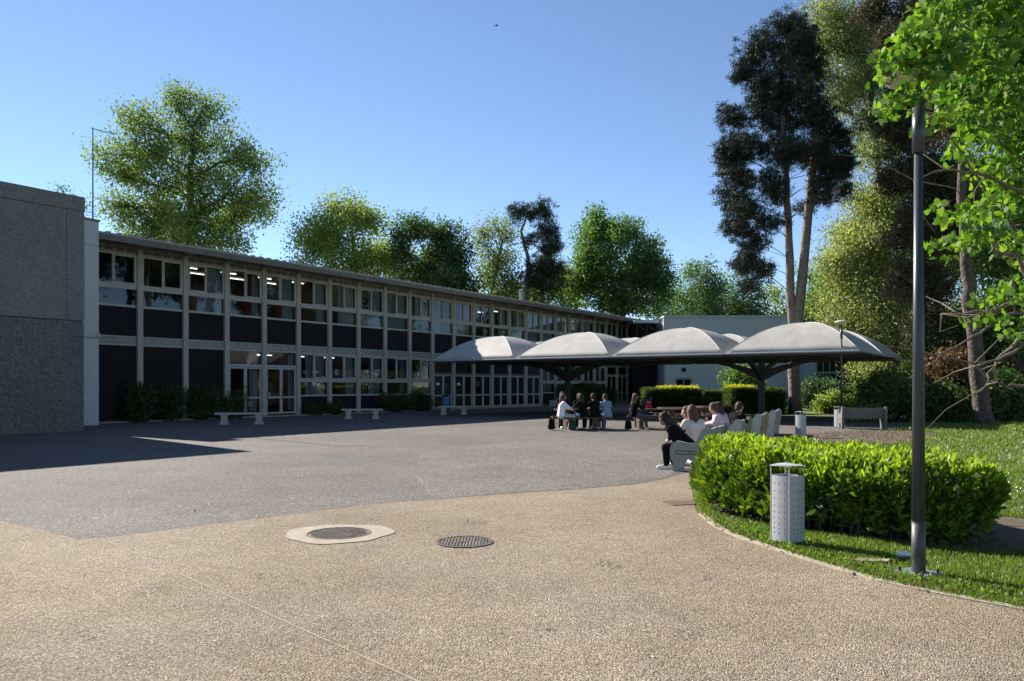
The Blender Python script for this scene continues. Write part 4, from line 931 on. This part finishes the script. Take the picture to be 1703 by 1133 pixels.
person('student whose face shows between two black jackets at the crowded table', onT(T1, r1, .15, .70), r1-PI/2-.2, BLK, BLK, hairlen=.3, lean=.15, hands=table_hands)
person('student in a black hoodie with short dark hair seen from behind at the table', onT(T1, r1, .33, -.72), PI/2+.5, BLK, NAVY, hairlen=.0, lean=.18, skin='skind')
person('student in a striped blue grey sweater and jeans at the right end of the table', onT(T1, r1, .80, -.72), PI/2+.35, (.20,.24,.31), JEANS, hairlen=.0, hairc=(.06,.035,.02), lean=.28, heady=.4)
person('student with auburn hair raising an arm to the head at the bag laden table', (4.52, 29.0), .35, BLK, (.10,.10,.12), hairc=(.16,.07,.035), hairlen=.28, lean=.15, elbows=((.28,.26,.50),(.22,-.24,.28)), hands=((.12,.10,.72),(.42,-.1,.24)))
def onB(k, u, v=.33): p = benchpos(k); return (p.x+bd.x*u+bd.y*v, p.y+bd.y*u-bd.x*v)
FB = BR+PI/2
person('student in black and white trainers hunched forward on the nearest moulded bench', onB(0, .42, .26), FB+.05, BLK, BLK, hairc=(.02,.014,.01), hairlen=.12, lean=.80, seat=.38, headp=.6, skin='skind', hands=((.36,.05,.12),(.36,-.05,.12)), elbows=((.30,.20,.16),(.30,-.20,.16)), knees=((.42,.12),(.42,-.14)), feet=((.40,.12),(.30,-.12)), vox=.010)
person('student with chestnut hair and a cream top on the nearest bench', onB(0, 1.05, .30), FB-.9, (.55,.48,.42), BLK, hairc=(.13,.05,.03), hairlen=.36, lean=.35, seat=.36, headp=.3, vox=.011)
person('student with dark wavy hair in black at the far end of the nearest bench', onB(0, 1.45, .30), FB+.3, BLK, BLK, hairc=(.035,.02,.014), hairlen=.32, lean=.45, seat=.36, vox=.011)
person('student in a pale pink sweater with a hair bun on the second bench', onB(1, .12, .36), FB+.2, (.60,.42,.50), BLK, hairc=(.12,.06,.035), hairlen=.0, lean=.35, seat=.36, bun=True, headp=.3, heady=-.6)
person('student with very long brown hair and a lilac sweater on the second bench', onB(1, .62, .34), FB-.3, (.50,.34,.44), BLK, hairc=(.055,.028,.018), hairlen=.42, lean=.30, seat=.36)
person('student in a black jacket and tan trousers leaning right on the second bench', onB(1, 1.25, .36), FB-2.2, BLK, (.30,.23,.10), hairc=(.07,.035,.02), hairlen=.0, lean=.45, seat=.38)
backpack('black backpack standing on the ground under the left end of the crowded table', onT(T1, r1, -1.35, -.80), .01, 2.6, BLK, 1.05)
backpack('dark green bag on the ground between the students at the crowded table', onT(T1, r1, -.62, -.98), .01, -1.4, (.02,.06,.035), .9)
backpack('black and white backpack lying on top of the red brown table', (4.98, 29.45), .755, 2.4, (.03,.03,.03), .85)
backpack('bright red bag on top of the red brown picnic table', (5.22, 29.55), .755, -1.2, (.45,.02,.03), .62, 'handbag')
backpack('black backpack on the ground below the student with the raised arm', (4.28, 28.55), .01, -1.8, BLK, .8)
backpack('black backpack carried on the hunched back of the student nearest the hedge', onB(0, .42, .12), .55, FB, BLK, 1.0, tilt=.75)

# ------------------------------------------------------------------ hedges
t = thing('laurel_hedge', 'bright green glossy laurel hedge beside the grey bin and lamp post', 'hedge', (0, 0, 0))
HP = [(2.58,9.85),(2.76,9.25),(3.05,8.65),(3.65,8.1),(4.25,7.6),(4.6,7.55),(4.88,8.0),(5.0,8.9),(4.85,10.0),(4.2,10.9),(3.3,11.5),(2.75,11.3),(2.6,10.6)]
cxy = np.array(HP).mean(0); nS = 5200; XX = rng.uniform(2.2, 5.6, nS*6); YY = rng.uniform(7.3, 11.7, nS*6); okh = inpoly(XX, YY, HP); XX, YY = XX[okh], YY[okh]
def edge_dist(x, y):
    d = np.full(len(x), 9.)
    for i in range(len(HP)):
        a_ = np.array(HP[i]); b_ = np.array(HP[(i+1) % len(HP)]); ab = b_-a_; tt = np.clip(((x-a_[0])*ab[0]+(y-a_[1])*ab[1])/(ab@ab), 0, 1)
        d = np.minimum(d, np.hypot(x-a_[0]-ab[0]*tt, y-a_[1]-ab[1]*tt))
    return d
ed = edge_dist(XX, YY)
def htop(x, y): return .73 + .03*np.sin(x*3.3+y*2.1) + .03*np.sin(x*7.1-y*4.3) - .02*(x-2.5)*1.6
# shoots: top surface and sides
topm = rng.rand(len(XX)) < .42; zt = htop(XX, YY) - np.clip(.14-ed, 0, .14)*1.2
z = np.where(topm, zt - np.abs(rng.normal(size=len(XX)))*.05, 0); keep = topm.copy()
side = (~topm) & (ed < .28); z = np.where(side, np.minimum(zt, .08 + rng.rand(len(XX))**.8*(zt-.04)), z); keep |= side
sx, sy, sz = XX[keep], YY[keep], z[keep]; e2 = ed[keep]
out = np.stack([sx-cxy[0], sy-cxy[1]], 1); out /= np.linalg.norm(out, axis=1)[:, None]
bul = .10*np.sin(sx*5+sz*6)+.07*np.sin(sy*6-sz*5); sx = sx + out[:, 0]*bul*(e2 < .28); sy = sy + out[:, 1]*bul*(e2 < .28)
nL = 9; base = np.repeat(np.stack([sx, sy, sz], 1), nL, 0); hs = np.repeat(rng.rand(len(sx)), nL)
lv = np.tile(np.arange(nL)/nL, len(sx)); dirs = rng.normal(size=(len(base), 3)); dirs[:, 2] *= .4
dirs[:, :2] += np.repeat(out*np.clip(.35-e2, 0, .35)[:, None]*3.2, nL, 0); dirs /= np.linalg.norm(dirs, axis=1)[:, None]; dirs[:, 2] += .25 + 1.1*lv
base[:, 2] += lv*.12*(.5+hs); 
dirs[:, 2] += .35*(base[:, 2] > .6)
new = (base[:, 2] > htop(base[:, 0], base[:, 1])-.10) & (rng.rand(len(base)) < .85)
leafcloud('sunlit_top', base[new], .095, LEAF6, LF['laurel_sunlit'], t, 0, dirs[new], .4)  # topmost leaves coloured brighter for the sun, darker ones below
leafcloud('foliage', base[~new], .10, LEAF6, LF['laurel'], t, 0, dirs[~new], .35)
q = MB()
for i in range(0, len(sx), 9):
    if sz[i] > .3: b0 = Vector((sx[i]*.85+cxy[0]*.15, sy[i]*.85+cxy[1]*.15, 0)); q.tube([b0, (b0+Vector((sx[i],sy[i],sz[i])))/2+Vector((.03,.02,.05)), (sx[i],sy[i],sz[i]+.08)], [.012,.009,.004], 4, False)
q.build('stems', M['darkbark'], t)
q = MB(); inner = [(cxy[0]+(x-cxy[0])*.78, cxy[1]+(y-cxy[1])*.82) for x, y in HP]; 
leafi = rng.rand(14000, 3); Xi = leafi[:, 0]*3+2.3; Yi = leafi[:, 1]*4.2+7.4; oi = inpoly(Xi, Yi, HP); A = np.stack([Xi[oi], Yi[oi], leafi[oi, 2]*.72+.05], 1)
leafcloud('inner_foliage', A, .11, LEAF6, LF['shrub'], t, .3)

def box_hedge(label, x0, x1, y0, y1, h, leaf, top=None, topx=None, rz=0, n=9000):
    c = ((x0+x1)/2, (y0+y1)/2); t = thing('clipped_hedge', label, 'hedge', (*c, 0), rz, 'clipped hedges beyond the canopies'); a_, b_ = (x1-x0)/2, (y1-y0)/2
    f = rng.rand(n); p = np.empty((n, 3)); p[:, 0] = rng.uniform(-a_, a_, n); p[:, 1] = rng.uniform(-b_, b_, n); p[:, 2] = rng.uniform(.02, h, n)
    m0 = f < .5; p[m0, 1] = -b_; m1 = (f >= .5) & (f < .72); p[m1, 2] = h; m2 = (f >= .72) & (f < .86); p[m2, 0] = -a_; m3 = (f >= .86) & (f < .96); p[m3, 0] = a_
    p += rng.normal(size=(n, 3))*np.array([.05,.05,.045]) + (.06*np.sin(p[:, [0]]*3+p[:, [2]]*4))*np.array([.3, 1, .7]); p[:, 2] = np.abs(p[:, 2])
    leafcloud('foliage', p, .09, LEAF4, leaf, t, .25)
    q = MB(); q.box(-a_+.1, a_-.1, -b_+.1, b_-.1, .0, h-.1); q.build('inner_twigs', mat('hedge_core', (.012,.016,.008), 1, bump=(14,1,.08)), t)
    if top:
        k = 2600; q_ = np.stack([rng.uniform(topx[0], topx[1], k), rng.uniform(-b_, b_, k), h+.03+np.abs(rng.normal(size=k))*.07], 1); leafcloud('sunlit_top', q_, .10, LEAF4, top, t, .8)  # yellow leaves only over the stretch where sun strikes the top
    return t
box_hedge('long clipped hedge with a sunlit yellow top behind the red bag table', 8.3, 11.7, 48.2, 49.6, 1.42, LF['hedge'], LF['hedge_sunlit'], (-.8, 1.7))
box_hedge('dark clipped hedge between the two yellow topped ones', 11.8, 13.5, 47.6, 48.8, 1.30, LF['hedge'])
box_hedge('lowest clipped hedge, standing in front of the dark one', 10.4, 11.7, 45.0, 46.0, .85, LF['hedge'], n=5000)
box_hedge('clipped hedge with a sunlit yellow left half under the nearer canopy', 12.75, 16.0, 45.2, 46.8, 1.45, LF['hedge'], LF['hedge_sunlit'], (-1.6, -.1))

# ------------------------------------------------------------------ shrubs
for (s, p, R, lb_) in [(1.3, .6, (.9,.5,1.9), 'dense green shrub against the dark panels nearest the white pier'),
                      (2.9, .6, (.9,.5,1.6), 'bushy green shrub below the second dark panel'),
                      (4.6, .6, (.8,.5,1.7), 'bushy shrub in front of the third dark panel'),
                      (5.8, .55, (.6,.45,1.2), 'low rounded shrub left of the rose bush'),
                      (11.6, .5, (.7,.4,.5), 'low tufted plant right of the glazed doors'),
                      (13.0, .5, (.8,.4,.7), 'low spreading plant behind the middle bench'),
                      (17.8, .5, (1.3,.5,1.2), 'dark shrub mass below the ground floor windows'),
                      (20.3, .5, (1.4,.5,1.35), 'dark shrub mass beside the blue bin at the entrance'),
                      (38.9, .8, (1.8,.7,1.7), 'dark evergreen shrub right of the concrete planter'),
                      (42.3, .8, (1.9,.7,2.0), 'dark evergreen shrub behind the crowded picnic table'),
                      (45.6, .8, (1.4,.6,1.6), 'dark evergreen shrub left of the far double doors')]:
    shrub('shrub', lb_, 'shrub', Fw(s, p), (R[0], R[1], R[2]), LF['shrub'], .10, int(2600*R[0]*R[2]), 'shrubs along the facade')
shrub('rose_bush', 'thin rose bush with pale blossoms left of the glazed doors', 'shrub', Fw(6.7, .7), (.7,.4,1.7), LF['shrub'], .07, 1300, flower=(LF['pink'], 16))
shrub('shrub', 'glossy green shrub in front of the white hall door', 'shrub', (16.0, 55), (1.9,1.4,3.2), LF['mid'], .2, 5200, lumps=8)
shrub('shrub', 'broad rhododendron right of the twin pine trunk', 'shrub', (20.2, 51), (1.6,1.2,2.1), LF['bluegreen'], .17, 3600)
shrub('flowering_shrub', 'green shrub with pink blossoms left of the far lamp post', 'shrub', (22.6, 50), (1.6,1.2,2.0), LF['mid'], .16, 3800, flower=(LF['pink'], 60))
shrub('shrub', 'low bright green clump at the foot of the twin pine', 'shrub', (19.0, 46), (1.5,.8,1.3), LF['lime'], .14, 3000)
shrub('shrub', 'low bright green clump below the pink blossoms', 'shrub', (21.6, 45.5), (1.8,.8,1.2), LF['mid'], .14, 3000)
shrub('shrub', 'yellow green clump behind the lone concrete bench', 'shrub', (16.1, 35.4), (1.3,.6,.9), LF['lime'], .11, 1500)
shrub('red_shrub', 'red and brown leaved shrub between lamp post and leaning trunk', 'shrub', (20.5, 36.5), (1.9,1.3,3.6), LF['red'], .15, 6500, lumps=8)
shrub('red_shrub', 'rusty leaved shrub at the right edge behind the leaning trunk', 'shrub', (24.0, 37.5), (1.6,1.3,3.1), LF['red'], .15, 4000)
for i, (x, y, a_, h, l) in enumerate([(17.2,36,1.9,2.4,'dark undergrowth right of the lone concrete bench'),(19.0,35,1.7,1.7,'dark undergrowth in front of the red leaved shrub'),(22.4,35.5,1.9,2.6,'dark undergrowth right of the leaning trunk'),
                                   (25.0,34.5,1.8,2.2,'dark undergrowth at the right edge of the lawn'),(26.0,52,2.2,4.6,'tall dark shrub at the corner of the pale green annex'),(23.5,41,2.8,5.5,'tall dark shrub behind the leaning trunk'),(27.5,40,2.5,6.0,'tall dark shrub at the far right edge')]):
    shrub('shrub', l, 'shrub', (x, y), (a_,1.2,h), LF['shrub'] if i % 2 else LF['mid'], .15, int(1500*a_*h), 'undergrowth below the park trees', lumps=8)

# ------------------------------------------------------------------ trees behind the school
tree('walnut_tree', 'tall open crowned tree behind the left end of the school wing', 'tree', None, 92, [(318,643),(318,420),(315,300),(320,215)],
     [(292,175,45,32),(343,175,38,26,1,0.7),(240,206,48,32),(193,256,46,24,0,0.7),(245,252,55,38),(301,229,50,40),(367,238,52,42),(409,265,46,38),(207,296,44,28),(259,301,55,38),(320,296,50,40),(386,310,56,45),(433,328,30,28,0,0.8),(221,355,52,36,2),(273,355,55,40),(329,355,50,40),(390,368,45,38,3),(188,342,30,22),(254,400,60,35),(320,400,60,38),(376,400,40,32),(419,350,36,28)],
     LF['walnut'], M['darkbark'], .46, .75, 30, .80, .7, limb_k=1.4, spread=(.5,.9))
for q in [(345,225,26,22),(262,295,34,20),(345,295,20,16)]: pass
tree('linden_tree', 'rounded yellow green tree left of the dark chestnut', 'tree', None, 76, [(590,643),(590,470),(585,380)],
     [(570,350,48,30),(535,385,45,35),(600,375,50,35),(510,410,34,30),(560,420,55,40),(620,415,50,38),(655,430,40,38),(600,455,65,35),(520,450,45,30),(670,470,30,30)],
     LF['lime'], M['bark'], .34, 1.5, 22, .6, .42)
tree('chestnut_tree', 'dark rounded broadleaf tree right of the yellow green one', 'tree', None, 72, [(715,643),(715,500),(712,430)],
     [(690,385,34,26),(735,388,34,24),(670,420,25,30),(715,425,50,40),(755,430,26,35),(700,470,50,35),(750,475,40,36),(765,455,16,28),(680,500,40,26)],
     LF['darkl'], M['darkbark'], .34, 2.0, 24, .5, .42)
tree('ash_tree', 'thin pale green tree left of the tall scots pine', 'tree', None, 80, [(818,643),(815,500),(835,400)],
     [(820,375,32,22,0,.6),(850,395,26,24,0,.6),(795,400,26,26,0,.7),(820,430,42,34,0,.8),(800,470,30,36),(850,470,34,36),(830,505,45,25)],
     LF['pale'], M['darkbark'], .34, 1.7, 18, .6, .35)
tree('scots_pine', 'tall scots pine with a bent bare trunk above the school roof', 'tree', None, 78, [(876,643),(875,500),(878,430),(866,385),(876,360)],
     [(870,355,26,14),(900,352,22,16),(905,385,22,20),(915,415,20,22),(895,445,26,20),(925,445,20,16),(905,470,34,22),(880,400,16,16,0,.5)],
     LF['needle2'], M['pinebark'], .40, 5.0, 34, .4, .3, needles=True, limb_k=.5, spread=(.7,1.15))
tree('chestnut_tree', 'largest dense green tree, domed in two steps, left of the white hall', 'tree', None, 82, [(1035,643),(1035,520),(1030,440)],
     [(1000,385,40,28),(975,420,34,34),(1035,400,46,34),(1075,430,36,34),(1000,450,50,40),(1050,455,50,40),(1095,460,24,34),(965,480,36,36),(1020,500,60,34),(1080,500,40,34),(990,360,20,12)],
     LF['mid'], M['darkbark'], .36, 2.2, 24, .5, .5)
tree('background_tree', 'low green tree filling the gap between scots pine and domed chestnut', 'tree', None, 88, [(935,643),(935,500)],
     [(920,480,40,34),(955,490,34,30),(880,490,36,30),(935,450,26,24),(905,440,24,22),(850,500,34,26)], LF['darkl'], M['darkbark'], .36, 1.8, 20, .6, .35)
for i, (px, top, w, l, m_, Y) in enumerate([(1150,455,46,'mid green tree behind the left end of the white hall','mid',92),(1200,470,44,'green tree behind the middle of the white hall','mid',96),
                                         (1175,445,30,'slender green tree rising behind the white hall','bluegreen',90),(1235,455,34,'bluish green tree below the drooping pine boughs','bluegreen',94),
                                         (1290,490,42,'yellow green tree just left of the twin pine trunk','lime',95),(1345,455,36,'green tree seen between and behind the twin trunks','mid',93),
                                         (1385,440,34,'tall green tree right of the twin pine trunk','bluegreen',90),(1110,495,28,'small dark tree at the corner of the white hall','darkl',88)]):
    tree('background_tree', l, 'tree', None, Y, [(px,643),(px,540),(px,top+25)],
         [(px,top+4,w*.55,22),(px-w*.5,top+38,w*.6,28),(px+w*.5,top+42,w*.6,28),(px,top+60,w*.9,34),(px-w*.3,top+88,w,30),(px+w*.4,top+95,w*.9,30)], LF[m_], M['darkbark'], .36, 1.6, 20, .62, .3, 'trees behind the white hall')
tree('birch_tree', 'wispy tree top peeping over the concrete hall', 'tree', None, 60, [(108,643),(106,400),(104,330)], [(104,312,9,10,0,1.2),(112,330,14,12),(145,345,14,14),(140,370,18,14),(100,345,18,14)], LF['bluegreen'], M['darkbark'], .22, 1.2, 12, .4, .15)

# ------------------------------------------------------------------ the black pine and the trees at the right
PY = 46
pine = tree('black_pine', 'towering dark pine with two bare trunks and drooping boughs behind the canopies', 'tree', None, PY, [(1322,690),(1320,600),(1318,545),(1312,430),(1306,300),(1300,180),(1298,80)],
     [(1300,45,38,27),(1335,55,31,31),(1265,75,34,27),(1305,95,43,34),(1245,118,31,22),(1345,110,29,38),(1285,140,47,34),(1225,130,22,13,0,0.9),(1330,165,43,38),(1265,190,47,31),(1215,205,29,29),(1310,215,45,34),(1360,190,25,34),(1240,240,47,31),(1290,260,43,27),(1205,255,18,25),(1225,290,38,27),(1345,250,38,27),(1385,240,36,34),(1265,305,38,25),(1215,320,29,22),(1395,290,31,29),(1360,310,31,22),(1245,345,38,27),(1400,320,18,20),(1230,385,29,29),(1275,370,31,18),(1255,410,29,29),(1240,440,27,25),(1265,450,25,20),(1245,478,22,16),(1340,345,18,13),(1410,265,18,22),(1370,330,22,18),(1330,80,40,30),(1270,150,40,28),(1350,190,34,34),(1290,320,26,24),(1375,275,34,30),(1230,345,30,24),(1215,255,30,26),(1250,95,24,16),(1320,250,30,24),(1385,210,30,24),(1240,430,26,26)],
     LF['needle'], M['pinebark'], .23, 4.3, 30, .24, .36, needles=True, squash=.6, limb_k=.3, spread=(.62,1.0))
mb = MB(); pp = [P(1321,600,PY),P(1325,545,PY-.1),P(1335,450,PY-.2),P(1345,340,PY-.1),P(1352,270,PY),P(1356,215,PY),P(1352,120,PY)]
mb.tube([p - Vector(pine.location) for p in pp], [.26,.30,.27,.25,.22,.17,.08], 10); mb.tube([P(1349,300,PY)-Vector(pine.location),P(1362,250,PY)-Vector(pine.location),P(1372,190,PY)-Vector(pine.location)], [.12,.10,.05], 8)
mb.build('trunk', M['pinebark'], pine, True)

tree('birch_tree', 'tall silvery green tree with fine leaves between pine and lamp post', 'tree', None, 50, [(1492,684),(1488,600),(1480,450),(1462,300),(1445,150),(1430,40)],
     [(1385,25,36,26),(1430,35,40,30),(1375,75,30,28),(1420,85,42,34),(1372,118,26,22),(1410,140,40,30),(1455,130,36,36),(1440,190,36,28,0,.7),(1395,175,26,20,0,.6),
      (1455,250,34,34,0,.8),(1425,330,28,22,0,.7),(1450,350,40,36),(1405,400,36,30),(1450,410,44,36),(1390,440,30,26),(1430,460,48,36),(1480,460,40,40),(1405,500,40,32),(1455,520,50,38),(1385,535,24,20,0,.7),(1430,570,46,28),(1490,560,40,40),
      (1470,610,46,24),(1440,625,36,14),(1500,630,36,22)],
     LF['birch'], M['bark'], .21, 2.4, 28, .55, .34, spread=(.5,.95))
tree('cypress_tree', 'dark brown conifer rising behind the tall lamp post', 'tree', None, 42, [(1530,690),(1530,500),(1530,200),(1525,0)],
     [(1465,20,34,34),(1480,70,30,32),(1520,30,50,50),(1500,130,44,44),(1480,210,40,40),(1530,200,60,60),(1500,280,50,44),(1550,300,55,60),(1520,380,50,50),(1560,400,50,50),(1510,460,44,44),(1560,480,50,50),(1540,550,50,44),(1580,560,50,44),(1590,340,44,60)],
     LF['brown'], M['darkbark'], .34, 1.7, 34, .5, .4, needles=True)
tree('pine_tree', 'rough barked tree leaning left at the right edge of the lawn', 'tree', None, 33, [(1636,706),(1624,600),(1612,500),(1605,420),(1600,330),(1598,200),(1600,60)],
     [(1590,60,60,50),(1650,90,60,50),(1600,150,60,50),(1660,190,50,50),(1575,230,40,40)],
     LF['brown'], M['leanbark'], .26, 1.2, 30, .4, .36, needles=True)
tree('broadleaf_tree', 'dense green tree filling the right edge behind the leaning trunk', 'tree', None, 46, [(1690,690),(1690,500),(1690,300)],
     [(1660,80,50,50),(1710,120,60,60),(1650,180,46,50),(1700,250,60,60),(1640,320,40,50),(1700,360,60,60),(1650,430,50,50),(1710,470,60,60),(1650,540,50,50),(1700,580,60,50),(1600,600,50,40),(1650,640,60,40),(1560,620,40,30)],
     LF['mid'], M['darkbark'], .26, 1.6, 20, .5, .4)

tree('broadleaf_tree', 'dense dark green tree behind the brown conifer', 'tree', None, 58, [(1560,684),(1560,500),(1560,300)],
     [(1520,220,60,50),(1600,200,60,60),(1560,300,60,50),(1500,360,50,50),(1620,320,60,60),(1540,420,60,50),(1620,440,60,50),(1500,500,50,50),(1580,540,60,50),(1640,560,60,50),(1530,600,50,40),(1600,640,60,36),(1640,140,60,60),(1700,20,60,60)],
     LF['darkl'], M['darkbark'], .32, 1.3, 22, .6, .4)
tree('broadleaf_tree', 'green tree rising behind the silvery green tree and the low annex', 'tree', None, 70, [(1430,680),(1430,560),(1430,480)],
     [(1400,470,40,40),(1440,430,40,40),(1420,540,50,40),(1470,520,44,40),(1390,580,40,34),(1440,600,50,34),(1360,500,24,30)],
     LF['mid'], M['darkbark'], .34, 1.5, 22, .6, .35)
# maple over the lamp: large lobed leaves
MY = 7.4
mt = thing('maple_tree', 'bright green maple with large lobed leaves hanging over the lamp post', 'tree', (8.2, 8.4, 0)); org = Vector(mt.location)
tr = MB(); tr.tube([(0,0,0),(-.05,.05,1.5),(-.3,0,3),(-.5,-.2,4.6),(-.5,-.3,7)], [.2,.16,.13,.1,.05], 12)
limbs = [[(1900,560,8.2),(1760,470,7.9),(1703,400,7.8),(1650,335,7.6),(1600,250,7.2),(1555,190,6.9)],
         [(1900,560,8.2),(1790,470,7.6),(1703,325,7.5),(1640,292,7.3),(1570,280,7.1),(1520,300,7.0)],
         [(1900,620,8.2),(1760,520,7.9),(1690,520,7.7),(1640,545,7.5),(1590,575,7.3),(1538,610,7.2)],
         [(1900,440,8.2),(1780,330,7.8),(1690,260,7.6),(1620,205,7.3),(1580,120,7.1)],
         [(1900,330,8.4),(1760,150,7.9),(1680,80,7.6),(1600,40,7.4),(1540,30,7.2)],
         [(1900,300,8.2),(1750,40,8.2),(1660,0,7.9),(1570,-40,7.4)],
         [(1800,500,8.0),(1730,515,7.7),(1690,425,7.6),(1652,420,7.5),(1648,385,7.5),(1665,368,7.6)],
         [(1760,470,7.9),(1700,500,7.7),(1640,520,7.6),(1590,520,7.5),(1566,522,7.4)],
         [(1780,560,7.9),(1720,560,7.8),(1690,585,7.7),(1650,600,7.6),(1620,605,7.5)],
         [(1760,520,7.9),(1700,560,7.8),(1655,600,7.7),(1640,640,7.6)],[(1860,600,8.2),(1760,610,8),(1703,640,7.9),(1672,645,7.8),(1662,630,7.8)]]
for L_ in limbs:
    pts = [P(*q) - org for q in L_]; n = len(pts); fine = []
    for i in range(n-1):
        for k in range(4): fine.append(pts[i].lerp(pts[i+1], k/4) + Vector(rng.normal(size=3)*.012))
    fine.append(pts[-1]); tr.tube(fine, [.026*(1-i/len(fine))**1.1+.004 for i in range(len(fine))], 6)
for i in range(48):
    L_ = limbs[rng.randint(0, len(limbs))]; j = rng.randint(1, len(L_)); a_ = P(*L_[j]) - org; e = a_ + Vector(rng.normal(size=3)*np.array([.35,.3,.28])); m_ = a_.lerp(e, .5)+Vector(rng.normal(size=3)*.06)
    tr.tube([a_, m_, e], [.009,.006,.003], 4, False)
tr.build('trunk', M['twig'], mt, True)
cl = [(1600,-10,60,40,7.3,1.3),(1660,20,60,50,7.6,1.3),(1550,30,45,36,7.0,1.1),(1510,75,40,30,6.2,1.1),(1570,90,45,36,6.2,1.2),(1640,90,55,40,7.4,1.3),(1700,80,40,50,7.6,1.3),(1480,112,26,14,6.1,.45),(1550,118,36,18,6.1,.8),(1520,100,40,14,6.3,1),
      (1605,150,45,34,7.1,1.2),(1670,160,50,40,7.4,1.3),(1490,165,34,14,6.3,.8),(1505,180,26,10,6.3,.6),(1570,195,36,22,7.0,.9),(1640,215,45,32,7.3,1.2),(1695,230,36,40,7.5,1.2),(1600,250,30,18,7.2,.6),(1660,280,40,24,7.4,.9),
      (1640,345,26,22,7.4,.8),(1675,340,36,30,7.6,.9),(1600,350,30,20,7.3,.8),(1620,390,34,22,7.4,1),(1575,400,18,16,7.3,.7),(1590,420,20,10,7.3,.5),(1690,400,24,24,7.6,.7),(1680,480,30,18,7.6,.7),(1650,500,26,14,7.5,.6),(1640,530,24,14,7.5,.6),(1695,540,20,16,7.6,.6),(1690,300,30,20,7.6,.8),
      (1760,100,60,90,8.0,1),(1780,300,60,90,8.0,.8),(1560,345,10,10,7.2,.5),(1735,450,40,60,8,.6)]
A = []
for (px, py, rx, ry, Y, dn) in cl:
    n = int(dn*rx*ry*.140)+3; c = P(px, py, Y); k = Y/F_PX
    A.append(np.array(c-org)[None] + ball(n, .5)*np.array([rx*k, .45, ry*k]))
A = np.concatenate(A); dirs = rng.normal(size=A.shape)*.7; dirs[:, 2] -= .7; dirs[:, 0] -= .35
leafcloud('crown', A, .066, MAPLE, LF['maple'], mt, 0, dirs, .35)

# unseen trees right and behind, mirrored in the windows and added to block sky
src = [o for o in COL.objects if o.name.startswith('chestnut_tree')][0]
for i, (x, y, r, sc, l) in enumerate([(44,22,1,1.0,'just beyond the right edge of the lawn'),(47,36,2.2,1.05,'far right of the leaning trunk'),(40,8,4,.95,'to the right of the camera'),(52,48,3,1.1,'farthest to the right'),
        (36,-8,5.1,1.0,'behind the camera to the right'),(24,-24,.5,1.0,'behind the camera, second from the right'),(6,-32,1.5,1.1,'directly behind the camera'),(-12,-30,2.5,1.0,'behind the camera to the left'),(-28,-22,3.5,1.1,'far behind to the left'),(33,16,2,.8,'small one close to the maple'),(46,29,3.3,1.05,'between the two behind the lawn edge'),(56,38,.8,1.2,'tallest one at the far right'),(43,14,1.9,1.0,'near the small one by the maple')]):
    o = dup(src, (x, y, 0), r, 'dark broadleaf tree out of the picture, '+l, 'unseen trees added to block sky, mirrored in the windows'); o.scale = (sc*1.5,)*3
